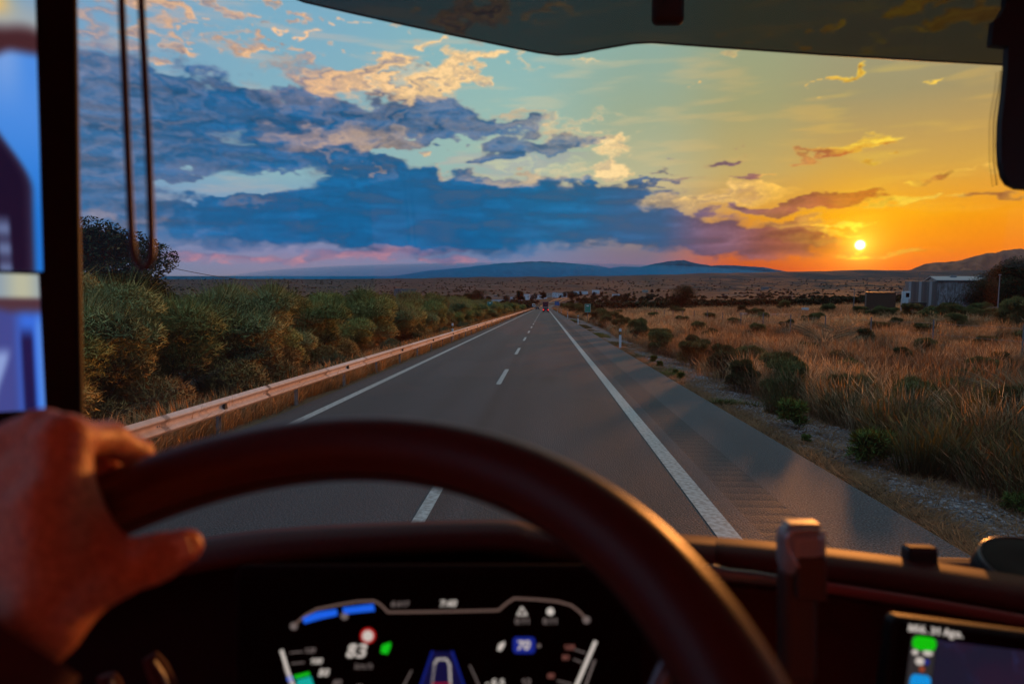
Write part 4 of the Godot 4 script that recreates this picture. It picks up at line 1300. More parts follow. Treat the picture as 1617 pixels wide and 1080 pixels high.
func km_sign(label: String, r: float, d: float, foot: float) -> void:
	var t := thing("kilometre_sign", label, "road sign", on_road(r, d, foot))
	var m := MB.new()
	m.box(Vector3(0, 0.8, 0), Vector3(0.08, 1.7, 0.05))
	part(t, "post", m.mesh(), M.grey)
	m = MB.new()
	m.rbox(Vector3(0, 2.05, 0.03), Vector3(0.9, 1.25, 0.03), 0.012)
	part(t, "panel", m.mesh(), M.sign_green)
	m = MB.new()
	for e in [[0, 0.61, 0.88, 0.025], [0, -0.61, 0.88, 0.025], [-0.435, 0, 0.025, 1.2], [0.435, 0, 0.025, 1.2]]:
		m.box(Vector3(e[0], 2.05 + e[1], 0.047), Vector3(e[2], e[3], 0.004))
	part(t, "border", m.mesh(), M.sign_white)
	m = MB.new()
	m.box(Vector3(0, 2.40, 0.047), Vector3(0.36, 0.14, 0.006))
	part(t, "plate", m.mesh(), M.sign_white)

func delineator(label: String, r: float, d: float, foot: float) -> void:
	var t := thing("delineator_post", label, "marker post", on_road(r, d, foot), "white marker posts along the road")
	var m := MB.new()
	m.rbox(Vector3(0, 0.40, 0), Vector3(0.13, 0.95, 0.05), 0.015)
	part(t, "post", m.mesh(), M.sign_white)
	m = MB.new()
	m.rbox(Vector3(0, 0.80, 0), Vector3(0.134, 0.20, 0.054), 0.015)
	part(t, "black_band", m.mesh(), M.black)
	m = MB.new()
	m.rbox(Vector3(0, 0.80, 0.028), Vector3(0.05, 0.14, 0.006), 0.002)
	part(t, "reflector", m.mesh(), M.amber)
	m = MB.new()
	m.rbox(Vector3(0, 0.985, 0), Vector3(0.13, 0.17, 0.05), 0.015)
	part(t, "top", m.mesh(), M.sign_white)

func car(called: String, label: String, t: Transform3D, body: Material, tall: float, lit_tail: bool) -> void:
	var c := thing(called, label, "car", t)
	var m := MB.new()
	m.prism(PackedVector2Array([Vector2(2.1, 0.30), Vector2(2.18, 0.62), Vector2(2.1, 0.95), Vector2(-0.9, 0.98), Vector2(-2.0, 0.86), Vector2(-2.2, 0.62), Vector2(-2.15, 0.30)]), -0.9, 0.9)
	part(c, "body", m.mesh(), body)
	m = MB.new()
	m.prism(PackedVector2Array([Vector2(2.06, 0.95), Vector2(1.85, tall - 0.08), Vector2(1.5, tall), Vector2(-0.1, tall - 0.02), Vector2(-0.9, 0.97)]), -0.78, 0.78)
	part(c, "roof", m.mesh(), body)
	m = MB.new()
	m.prism(PackedVector2Array([Vector2(2.075, 1.0), Vector2(1.90, tall - 0.16), Vector2(1.87, tall - 0.16), Vector2(2.04, 1.0)]), -0.68, 0.68)
	part(c, "rear_window", m.mesh(), M.dark_glass)
	m = MB.new()
	m.box(Vector3(0, 0.58, 2.19), Vector3(0.5, 0.12, 0.01))
	part(c, "number_plate", m.mesh(), M.sign_white)
	for s in [-1.0, 1.0]:
		m = MB.new()
		m.rbox(Vector3(0.72 * s, 0.82, 2.13), Vector3(0.30, 0.24, 0.10), 0.03)
		part(c, "tail_light", m.mesh(), M.tail_lit if lit_tail else M.tail)
		for z in [-1.35, 1.35]:
			m = MB.new()
			m.tube(PackedVector3Array([Vector3(0.70 * s, 0.32, z), Vector3(0.90 * s, 0.32, z)]), PackedFloat32Array([0.32]), 18, false, 1.0, Vector3.UP)
			part(c, "wheel", m.mesh(), M.black)

func build_traffic() -> void:
	M.grey = paint(Color(0.22, 0.22, 0.22), 0.5, 0.4)
	M.black = paint(Color(0.012, 0.012, 0.013), 0.6)
	M.sign_green = paint(Color(0.0, 0.26, 0.17), 0.45)
	M.sign_blue = paint(Color(0.01, 0.14, 0.36), 0.45)
	M.sign_white = paint(Color(0.72, 0.72, 0.70), 0.5)
	M.amber = paint(Color(0.7, 0.28, 0.03), 0.3)
	M.dark_glass = paint(Color(0.01, 0.012, 0.015), 0.06)
	M.tail = paint(Color(0.35, 0.01, 0.01), 0.2)
	M.tail_lit = glow(Color(1.0, 0.10, 0.05), 2.2)
	km_sign("green kilometre sign behind the guardrail on the left of the road", -9.0, 112.0, 0.25)
	km_sign("green kilometre sign on a post in the grass right of the road", 6.6, 105.0, -0.15)
	var words := ["nearest white marker post on the right road edge, beside the shoulder", "second white marker post from the truck on the right road edge", "third white marker post from the truck on the right road edge", "fourth white marker post from the truck on the right road edge", "fifth white marker post from the truck on the right road edge"]
	for k in 5:
		delineator(words[k], 4.32, [39.0, 88.0, 128.0, 178.0, 228.0][k], -0.02)
	delineator("black and white marker post standing behind the guardrail on the left", -6.25, 46.0, 0.06)
	# blue sign by the bend
	var t := thing("blue_sign", "round-cornered blue road sign on a post before the far bend", "road sign", on_road(6.0, 330.0, -0.2))
	var m := MB.new()
	m.box(Vector3(0, 1.2, 0), Vector3(0.12, 2.6, 0.08))
	part(t, "post", m.mesh(), M.grey)
	m = MB.new()
	m.rbox(Vector3(0, 3.2, 0.05), Vector3(2.2, 1.8, 0.05), 0.02)
	part(t, "panel", m.mesh(), M.sign_blue)
	# backs of signs for the other carriageway
	var sp := at(640, 470, 128.0)
	t = thing("large_sign", "large grey sign seen from behind, on two posts above the bushes", "road sign", move(sp.x, ground_y(sp.x, -sp.z), sp.z, 0.12))
	m = MB.new()
	m.rbox(Vector3(0, 4.6, 0), Vector3(4.2, 2.5, 0.05), 0.015)
	part(t, "panel", m.mesh(), paint(Color(0.13, 0.17, 0.20), 0.6, 0.2))
	for s in [-1.25, 1.25]:
		m = MB.new()
		m.box(Vector3(s, 2.7, 0.08), Vector3(0.16, 6.2, 0.10))
		part(t, "post", m.mesh(), paint(Color(0.06, 0.07, 0.08), 0.6))
	m = MB.new()
	for y in [3.9, 4.6, 5.3]:
		m.box(Vector3(0, y, 0.045), Vector3(4.1, 0.08, 0.035))
	part(t, "rail", m.mesh(), paint(Color(0.10, 0.12, 0.14), 0.6))
	sp = at(1272, 487, 128.0)
	t = thing("small_sign", "small white sign board standing in the field before the sun-lit hillside", "sign", move(sp.x, ground_y(sp.x, -sp.z), sp.z))
	m = MB.new()
	m.box(Vector3(0, 0.5, 0), Vector3(0.08, 1.4, 0.06))
	part(t, "post", m.mesh(), M.grey)
	m = MB.new()
	m.rbox(Vector3(0, 1.3, 0.05), Vector3(1.3, 0.5, 0.04), 0.015)
	part(t, "panel", m.mesh(), M.sign_white)
	# vehicles
	car("car", "dark car with lit red tail lights driving ahead in the right lane", on_road(0.35, 212.0, 0.01), paint(Color(0.02, 0.02, 0.022), 0.3, 0.4), 1.68, true)
	car("car", "dark car farther ahead in the left lane beside the red truck", on_road(-3.4, 330.0, 0.01), paint(Color(0.015, 0.016, 0.02), 0.3, 0.4), 1.45, false)
	var tr := thing("truck", "red box truck driving far ahead in the right lane", "truck", on_road(0.4, 310.0, 0.01))
	m = MB.new()
	m.rbox(Vector3(0, 2.35, 0), Vector3(2.5, 2.7, 9.0), 0.05)
	part(tr, "box_body", m.mesh(), paint(Color(0.16, 0.012, 0.02), 0.5))
	m = MB.new()
	m.rbox(Vector3(0, 1.9, -5.9), Vector3(2.4, 2.6, 2.2), 0.15)
	part(tr, "cab", m.mesh(), paint(Color(0.16, 0.012, 0.02), 0.4))
	m = MB.new()
	m.box(Vector3(0, 0.85, 0), Vector3(1.0, 0.3, 11.0))
	part(tr, "chassis", m.mesh(), M.black)
	for s in [-1.0, 1.0]:
		m = MB.new()
		m.rbox(Vector3(1.0 * s, 0.80, 4.53), Vector3(0.30, 0.16, 0.06), 0.02)
		part(tr, "tail_light", m.mesh(), M.tail_lit)
		m = MB.new()
		m.box(Vector3(0.6 * s, 2.35, 4.512), Vector3(1.1, 2.5, 0.02))
		part(tr, "door", m.mesh(), paint(Color(0.05, 0.012, 0.03), 0.5))
		for z in [-5.4, 2.0, 3.3]:
			m = MB.new()
			m.tube(PackedVector3Array([Vector3(0.85 * s, 0.5, z), Vector3(1.2 * s, 0.5, z)]), PackedFloat32Array([0.5]), 16)
			part(tr, "wheel", m.mesh(), M.black)
	var vp := at(843, 478, 470.0)
	t = thing("van", "white van coming the other way on the far carriageway", "van", move(vp.x, ground_y(vp.x, -vp.z) + 1.0, vp.z, 0.1))
	m = MB.new()
	m.prism(PackedVector2Array([Vector2(2.6, 0.5), Vector2(2.75, 1.1), Vector2(2.0, 1.3), Vector2(1.4, 2.2), Vector2(-2.6, 2.25), Vector2(-2.7, 0.5)]), -0.95, 0.95)
	part(t, "body", m.mesh(), paint(Color(0.6, 0.6, 0.6), 0.4))
	m = MB.new()
	m.prism(PackedVector2Array([Vector2(2.04, 1.34), Vector2(1.46, 2.1), Vector2(1.50, 2.13), Vector2(2.08, 1.36)]), -0.85, 0.85)
	part(t, "windscreen", m.mesh(), M.dark_glass)
	for s in [-0.9, 0.9]:
		for z in [-1.7, 1.7]:
			m = MB.new()
			m.tube(PackedVector3Array([Vector3(s - 0.1, 0.35, z), Vector3(s + 0.1, 0.35, z)]), PackedFloat32Array([0.35]), 14)
			part(t, "wheel", m.mesh(), M.black)

# ---------------------------------------------------------------- poles, fence, buildings
func utility_pole(label: String, px: float, depth: float, tall: float) -> Vector3:
	var p := at(px, 455, depth)
	var y := ground_y(p.x, -p.z)
	var t := thing("utility_pole", label, "utility pole", move(p.x, y, p.z))
	var m := MB.new()
	m.col = Color(0.075, 0.06, 0.05)
	m.tube(PackedVector3Array([Vector3(0, -0.3, 0), Vector3(0, tall, 0)]), PackedFloat32Array([0.16, 0.10]), 10)
	part(t, "pole", m.mesh(), M.leaf)
	m = MB.new()
	m.col = Color(0.06, 0.055, 0.05)
	m.box(Vector3(0, tall - 0.5, 0), Vector3(1.6, 0.12, 0.12))
	part(t, "crossarm", m.mesh(), M.leaf)
	for s in [-0.7, 0.7]:
		m = MB.new()
		m.col = Color(0.12, 0.10, 0.09)
		m.tube(PackedVector3Array([Vector3(s, tall - 0.46, 0), Vector3(s, tall - 0.2, 0)]), PackedFloat32Array([0.05, 0.035]), 8)
		part(t, "insulator", m.mesh(), M.leaf)
	return Vector3(p.x, y + tall - 0.2, p.z)

func sagging(called: String, label: String, a: Vector3, b: Vector3, r: float, sag: float) -> void:
	var m := MB.new()
	m.col = Color(0.02, 0.02, 0.02)
	var path := PackedVector3Array()
	for k in 21:
		var u := k / 20.0
		path.push_back(a.lerp(b, u) - Vector3(0, sag * 4.0 * u * (1 - u), 0) - (a + b) * 0.5)
	m.tube(path, PackedFloat32Array([r]), 6)
	var o := part(self, called, m.mesh(), M.leaf, Transform3D(Basis(), (a + b) * 0.5))
	tag(o, label, "cable", "", "thing")

func house(label: String, px: float, depth: float, size: Vector3, wall: Material, gable: float, turn: float) -> void:
	var p := at(px, 465, depth)
	size *= 1.25
	var t := thing("house", label, "house", move(p.x, ground_y(p.x, -p.z), p.z, turn))
	var m := MB.new()
	m.box(Vector3(0, size.y * 0.5 - 0.6, 0), size + Vector3(0, 1.2, 0))
	part(t, "wall", m.mesh(), wall)
	m = MB.new()
	if gable > 0:
		var h := size.z * 0.5 + 0.4
		m.prism(PackedVector2Array([Vector2(-h, size.y - 0.1), Vector2(0, size.y + gable), Vector2(h, size.y - 0.1), Vector2(h, size.y + 0.1), Vector2(0, size.y + gable + 0.25), Vector2(-h, size.y + 0.1)]), -size.x * 0.5 - 0.3, size.x * 0.5 + 0.3)
		m.prism(PackedVector2Array([Vector2(-size.z * 0.5, size.y), Vector2(size.z * 0.5, size.y), Vector2(0, size.y + gable)]), -size.x * 0.5 + 0.01, size.x * 0.5 - 0.01)
		part(t, "roof", m.mesh(), M.roof_tile)
	else:
		m.box(Vector3(0, size.y + 0.15, 0), Vector3(size.x + 0.5, 0.35, size.z + 0.5))
		part(t, "roof", m.mesh(), M.house_grey)
	var n := maxi(2, int(size.x / 4.0))
	for k in n:
		m = MB.new()
		m.box(Vector3(lerpf(-0.38, 0.38, k / float(n - 1)) * size.x, size.y * 0.58, size.z * 0.5 + 0.02), Vector3(1.2, 1.4, 0.10))
		part(t, "window", m.mesh(), M.dark_glass)
	m = MB.new()
	m.box(Vector3(size.x * 0.08, 1.05, size.z * 0.5 + 0.03), Vector3(1.1, 2.1, 0.10))
	part(t, "door", m.mesh(), M.house_grey)

func build_far_things() -> void:
	var a := utility_pole("wooden utility pole above the bushes, nearest of the row on the left", 455, 150.0, 8.4)
	var z := utility_pole("second wooden utility pole above the bushes, right of the first", 563, 235.0, 9.2)
	var w := utility_pole("third and smallest utility pole, left of the large grey sign", 607, 330.0, 9.0)
	var v := utility_pole("utility pole hidden low behind the dark round-crowned tree", 150, 75.0, 9.4)
	sagging("power_line", "thin black power line sagging from the dark tree to the first pole", v, a, 0.045, 1.2)
	sagging("power_line", "thin black power line between the first and second utility poles", a, z, 0.03, 1.4)
	sagging("power_line", "thin black power line between the second and third utility poles", z, w, 0.03, 1.2)
	M.house_white = paint(Color(0.78, 0.78, 0.78), 0.8)
	M.house_cream = paint(Color(0.45, 0.40, 0.33), 0.8)
	M.house_grey = paint(Color(0.22, 0.21, 0.20), 0.8)
	M.roof_tile = paint(Color(0.23, 0.11, 0.07), 0.85)
	for q in [
		["white gabled house at the front of the village, left of the road", 782, 660, Vector3(11, 4.5, 8), 0, 1.8, 0.2],
		["white long house beside the front gabled one in the village", 791, 690, Vector3(14, 4.2, 8), 0, 1.6, -0.1],
		["cream house at the village's left end", 768, 760, Vector3(12, 5, 8), 1, 1.8, 0.3],
		["grey flat-roofed house behind the cream one in the village", 775, 860, Vector3(13, 5, 9), 2, 0.0, 0.1],
		["white house with tiled roof between the village trees", 806, 780, Vector3(12, 5, 9), 0, 2.0, -0.2],
		["cream house in the middle of the village", 816, 830, Vector3(13, 5, 9), 1, 1.8, 0.1],
		["white flat-roofed house on the village's right half", 826, 900, Vector3(14, 6, 10), 0, 0.0, 0.0],
		["blue-white long shed left of the far bend", 843, 960, Vector3(24, 5, 10), 0, 1.2, 0.1],
		["white low shed next to the long shed by the far bend", 853, 980, Vector3(16, 4.5, 9), 0, 1.0, 0.0],
		["white two-storey house above the far bend", 881, 1250, Vector3(16, 8, 10), 0, 2.0, 0.0],
		["white house with porch right of the two-storey one above the bend", 887, 1240, Vector3(14, 7, 10), 0, 1.6, 0.2],
		["cream house left behind the two-storey one above the bend", 872, 1300, Vector3(16, 6, 10), 1, 1.6, 0.1],
		["white long farm building on the slope right of the road", 917, 1900, Vector3(32, 7, 12), 0, 1.6, 0.0],
		["smaller white building left of the long farm building on the slope", 911, 1900, Vector3(14, 7, 12), 0, 1.6, 0.2],
		["white cube house at the right end of the farm on the slope", 941, 1950, Vector3(16, 8, 12), 0, 0.0, 0.0],
		["white hut on the bare slope left of the lone small tree", 973, 1500, Vector3(12, 5, 9), 0, 1.2, 0.1],
		["cream hut high on the brown hillside", 1019, 2200, Vector3(14, 6, 10), 1, 0.0, 0.0],
		["grey hut far off at the foot of the hills below the sun", 1208, 2600, Vector3(20, 8, 12), 2, 1.5, 0.1],
	]:
		house(q[0], q[1], q[2], q[3], [M.house_white, M.house_cream, M.house_grey][q[4]], q[5], q[6])
	# fence in the field
	var f := thing("wire_fence", "thin wire fence on metal posts crossing the dry field", "fence", move(20, ground_y(20, 36), -36))
	var inv := f.transform.affine_inverse()
	var tops := []
	for k in 16:
		var d := 23.0 + 6.4 * k
		var x := 20.6 - 0.02 * d
		var base := Vector3(x, ground_y(x, d), -d)
		var m := MB.new()
		m.tube(PackedVector3Array([base - Vector3(0, 0.2, 0), base + Vector3(0, 1.75, 0)]), PackedFloat32Array([0.035]), 8)
		part(f, "post", m.mesh(), M.grey, inv)
		tops.append(base)
	for h in [0.5, 1.0, 1.55]:
		var m := MB.new()
		var path := PackedVector3Array()
		for b in tops:
			path.push_back(b + Vector3(0, h, 0))
		m.tube(path, PackedFloat32Array([0.006]), 5)
		part(f, "wire", m.mesh(), M.grey, inv)
	build_yard()

func yard_at(px: float, depth: float, turn := 0.0) -> Transform3D:
	var p := at(px, 480, depth)
	return move(p.x, ground_y(p.x, -p.z), p.z, turn)

func build_yard() -> void:
	# the yard on the right: warehouse, kiosk, containers, walls
	var tilt := -0.35
	var white := paint(Color(0.40, 0.39, 0.40), 0.7)
	white.albedo_texture = noise_tex(256, 0.02, Color(0.55, 0.5, 0.46), Color(1, 1, 1), 61, FastNoiseLite.TYPE_SIMPLEX, 5)
	white.uv1_triplanar = true
	white.uv1_scale = Vector3(0.25, 0.12, 0.25)
	var rib := paint(Color(0.20, 0.17, 0.15), 0.5, 0.3)
	var t := thing("warehouse", "white warehouse with ribbed dark left end behind the bare tree", "warehouse", yard_at(1522, 118.0, tilt))
	var m := MB.new()
	m.prism(PackedVector2Array([Vector2(-8, -1), Vector2(-8, 5.0), Vector2(0, 6.0), Vector2(6, 5.4), Vector2(6, -1)]), -5.0, 9.0)
	part(t, "wall", m.mesh(), white)
	for k in 14:
		m = MB.new()
		m.box(Vector3(-4.6 + k * 1.0, 2.4, 6.012), Vector3(0.05, 5.6, 0.05))
		part(t, "wall_rib", m.mesh(), paint(Color(0.40, 0.40, 0.41), 0.6))
	m = MB.new()
	m.box(Vector3(-7.1, 2.2, 4.2), Vector3(4.2, 6.4, 4.0))
	part(t, "annex", m.mesh(), rib)
	for k in 6:
		m = MB.new()
		m.box(Vector3(-9.0 + k * 0.76, 2.4, 6.25), Vector3(0.38, 5.9, 0.10))
		part(t, "annex_panel", m.mesh(), paint([Color(0.40, 0.37, 0.36), Color(0.15, 0.12, 0.11)][k % 2], 0.5, 0.2))
	m = MB.new()
	m.prism(PackedVector2Array([Vector2(-8.4, 5.05), Vector2(0, 6.1), Vector2(6.4, 5.5), Vector2(6.4, 5.62), Vector2(0, 6.25), Vector2(-8.4, 5.2)]), -5.2, 9.2)
	part(t, "roof", m.mesh(), paint(Color(0.35, 0.33, 0.32), 0.6))
	m = MB.new()
	m.box(Vector3(0.6, 1.4, 6.03), Vector3(3.4, 3.8, 0.06))
	part(t, "sliding_door", m.mesh(), paint(Color(0.20, 0.20, 0.22), 0.6))
	for k in 3:
		m = MB.new()
		m.box(Vector3(4.2 + k * 1.7, 3.6, 6.03), Vector3(1.1, 0.9, 0.06))
		part(t, "window", m.mesh(), M.dark_glass)
		m = MB.new()
		m.rbox(Vector3(-2.0 + k * 4.0, 6.05, 1.5), Vector3(0.9, 0.7, 0.9), 0.08)
		part(t, "roof_vent", m.mesh(), M.grey)
	t = thing("kiosk", "small white block house with a dark window beside the brown container", "kiosk", yard_at(1429, 112.0, tilt))
	m = MB.new()
	m.box(Vector3(0, 1.2, 0), Vector3(0.9, 2.8, 1.4))
	part(t, "lower_wall", m.mesh(), M.sign_white)
	m = MB.new()
	m.box(Vector3(0.15, 3.2, 0), Vector3(1.1, 1.2, 1.4))
	part(t, "upper_room", m.mesh(), M.sign_white)
	m = MB.new()
	m.box(Vector3(0.3, 3.2, 0.71), Vector3(0.5, 0.7, 0.04))
	part(t, "window", m.mesh(), M.dark_glass)
	m = MB.new()
	m.tube(PackedVector3Array([Vector3(-0.2, 3.8, 0), Vector3(-0.2, 4.4, 0)]), PackedFloat32Array([0.13]), 10)
	part(t, "chimney", m.mesh(), M.grey)
	var dark := paint(Color(0.045, 0.05, 0.03), 0.6)
	var darker := paint(Color(0.03, 0.028, 0.025), 0.6)
	var rust := paint(Color(0.10, 0.045, 0.02), 0.6)
	for q in [["brown shipping container left of the white kiosk, under the sun", 1390, 112.0, Vector3(4.2, 3.9, 3.0), rust], ["dark green container right of the white kiosk", 1436, 108.0, Vector3(1.7, 2.0, 2.4), dark], ["near-black container between the green one and the warehouse", 1450, 110.0, Vector3(2.1, 2.1, 2.4), darker]]:
		t = thing("container", q[0], "container", yard_at(q[1], q[2], tilt))
		var s: Vector3 = q[3]
		m = MB.new()
		m.box(Vector3(0, s.y * 0.5, 0), s)
		part(t, "body", m.mesh(), q[4])
		var n := int(s.x / 0.3)
		for k in n:
			m = MB.new()
			m.box(Vector3((k + 0.5) / n * s.x - s.x * 0.5, s.y * 0.5, s.z * 0.5 + 0.03), Vector3(0.13, s.y - 0.3, 0.06))
			part(t, "rib", m.mesh(), q[4])
		m = MB.new()
		m.box(Vector3(0, s.y - 0.05, s.z * 0.5 + 0.04), Vector3(s.x + 0.02, 0.14, 0.10))
		part(t, "top_rail", m.mesh(), q[4])
	t = thing("concrete_wall", "long low grey concrete wall at the right edge below the trees", "wall", yard_at(1580, 95.0, -0.25))
	for k in 9:
		m = MB.new()
		m.rbox(Vector3(-6.0 + k * 2.5, 0.55, 0), Vector3(2.46, 1.3, 0.2), 0.02)
		part(t, "panel", m.mesh(), paint(Color(0.26, 0.25, 0.24) * (0.9 + 0.05 * (k % 4)), 0.85))
	t = thing("road_barrier", "low grey barrier running across the field towards the yard", "barrier", yard_at(1330, 104.0, -0.3))
	for k in 12:
		m = MB.new()
		m.rbox(Vector3(-13.5 + k * 2.4, 0.42, 0), Vector3(2.36, 0.28, 0.12), 0.02)
		part(t, "beam", m.mesh(), M.steel)
		m = MB.new()
		m.box(Vector3(-13.5 + k * 2.4, 0.1, -0.12), Vector3(0.1, 0.9, 0.1))
		part(t, "post", m.mesh(), M.grey)
	for q in [["thin mast rising beside the brown container in the sun glow", 1349, 120.0, 4.4], ["thin mast standing in front of the tree at the warehouse's right end", 1577, 88.0, 5.4], ["tall thin mast behind the kiosk", 1450, 150.0, 8.0], ["lone mast on the hill slope left of the sun", 1251, 420.0, 12.0]]:
		t = thing("mast", q[0], "mast", yard_at(q[1], q[2]))
		m = MB.new()
		m.tube(PackedVector3Array([Vector3(0, -0.3, 0), Vector3(0, q[3], 0)]), PackedFloat32Array([0.09, 0.05]), 8)
		part(t, "pole", m.mesh(), M.grey)
		m = MB.new()
		m.rbox(Vector3(0, q[3], 0), Vector3(0.3, 0.14, 0.2), 0.03)
		part(t, "head", m.mesh(), M.grey)
	# bushes along the barrier
	var k := 0
	for q in [[1290, 70.0, 1.7], [1440, 78.0, 2.5], [1475, 70.0, 2.3], [1500, 66.0, 2.6], [1535, 72.0, 2.0], [1565, 64.0, 2.0], [1600, 55.0, 2.8], [1630, 50.0, 3.0], [1410, 84.0, 1.7]]:
		var p := at(q[0], 500, q[1])
		var b := thing("shrub", "%s shrub from the left of those standing before the yard's wall and barrier" % count_word(k), "shrub", stand(p.x, -p.z, q[2]), "shrubs before the yard")
		part(b, "foliage", M.yard_bush[k % 2], M.leaf)
		k += 1

# ---------------------------------------------------------------- the truck's cab
func put_cab(called: String, label: String, category: String, origin := Vector3.ZERO, b := Basis()) -> Node3D:
	return thing(called, label, category, cab_t * Transform3D(b, origin))

func cab_quad(m: MB, pts: Array) -> void:
	m.grid(PackedVector3Array(pts), 2)

func build_cab() -> void:
	M.trim = paint(Color(0.115, 0.018, 0.013), 0.62, 0, 0.3)
	M.trim.albedo_texture = noise_tex(256, 0.12, Color(0.7, 0.7, 0.7), Color(1, 1, 1), 40, FastNoiseLite.TYPE_SIMPLEX, 3)
	M.trim.uv1_triplanar = true
	M.trim.uv1_scale = Vector3(9, 9, 9)
	M.trim.heightmap_enabled = true
	M.trim.heightmap_texture = M.trim.albedo_texture
	M.trim.heightmap_scale = 0.04
	M.lining = paint(Color(0.78, 0.31, 0.18), 0.9)  # unseen lining made bright orange to bounce warm light onto the hand
	M.plastic = paint(Color(0.008, 0.005, 0.005), 0.5, 0, 0.3)
	M.chrome = paint(Color(0.55, 0.56, 0.58), 0.25, 0.9)
	M.satin = paint(Color(0.20, 0.20, 0.21), 0.35, 0.7)
	M.pane = paint(Color(0.9, 0.95, 0.95), 0.02, 0, 0.35)
	M.pane.albedo_color.a = 0.02
	M.pane.transparency = BaseMaterial3D.TRANSPARENCY_ALPHA
	# the shell: everything bolted together
	var cab := put_cab("truck_cab", "dark truck cab seen from its driver's seat, with windscreen, roof and doors", "truck cab", Vector3(0, -1.2, 0))
	var off := Transform3D(Basis(), Vector3(0, 1.2, 0))
	for q in [
		["floor", Vector3(0.39, -1.22, 0.02), Vector3(2.80, 0.06, 2.60)],
		["roof", Vector3(0.39, 0.90, 0.05), Vector3(2.80, 0.06, 2.60)],
		["rear_wall", Vector3(0.39, -0.15, 1.33), Vector3(2.80, 2.02, 0.06)],
		["front_panel", Vector3(0.39, -0.82, -1.22), Vector3(2.60, 0.74, 0.05)],
		["header", Vector3(0.39, 0.76, -1.20), Vector3(2.60, 0.20, 0.07)],
		["left_door", Vector3(-0.98, -0.80, -0.35), Vector3(0.06, 0.78, 1.50)],
		["right_door", Vector3(1.76, -0.80, -0.35), Vector3(0.06, 0.78, 1.50)],
		["left_side_panel", Vector3(-0.98, -0.15, 0.86), Vector3(0.06, 2.02, 0.88)],
		["right_side_panel", Vector3(1.76, -0.15, 0.86), Vector3(0.06, 2.02, 0.88)],
		["left_door_frame", Vector3(-0.98, 0.76, -0.37), Vector3(0.06, 0.20, 1.50)],
		["right_door_frame", Vector3(1.76, 0.76, -0.37), Vector3(0.06, 0.20, 1.50)],
		["left_pillar", Vector3(-0.96, 0.10, -1.17), Vector3(0.09, 1.08, 0.10)],
		["right_pillar", Vector3(1.74, 0.10, -1.17), Vector3(0.09, 1.08, 0.10)],
	]:
		var m := MB.new()
		m.rbox(q[1], q[2], 0.015)
		part(cab, q[0], m.mesh(), M.trim if q[0] == "front_panel" else M.lining, off)
	for q in [[-0.985, "left_window"], [1.765, "right_window"]]:
		var m := MB.new()
		m.box(Vector3(q[0], 0.13, -0.35), Vector3(0.004, 1.06, 1.54))
		part(cab, q[1], m.mesh(), M.pane, off)
	var glass := MB.new()
	var gp := PackedVector3Array()
	for r in 5:
		for k in 21:
			var u := k / 20.0 * 2.0 - 1.0
			var v := r / 4.0
			gp.push_back(Vector3(0.39 + u * 1.31, lerpf(-0.46, 0.67, v), -1.24 - 0.05 * (1.0 - u * u) + 0.05 * v))
	glass.grid(gp, 21)
	part(cab, "windscreen", glass.mesh(), M.pane, off)
	build_dashboard()
	build_wheel()
	build_displays()
	build_small_cab_things()

func loft(rows: Array, cols: int) -> MB:
	var m := MB.new()
	var p := PackedVector3Array()
	for r in rows:
		for q in r:
			p.push_back(q)
	m.grid(p, cols, PackedColorArray(), true)
	return m

func spread(pts: Array, n: int) -> Array:   # resample a row smoothly
	var c := Curve3D.new()
	for k in pts.size():
		var t: Vector3 = ((pts[mini(k + 1, pts.size() - 1)] as Vector3) - (pts[maxi(k - 1, 0)] as Vector3)) / 6.0
		c.add_point(pts[k], -t, t)
	c.bake_interval = 0.004
	var out := []
	for k in n:
		out.append(c.sample_baked(c.get_baked_length() * k / (n - 1.0), true))
	return out

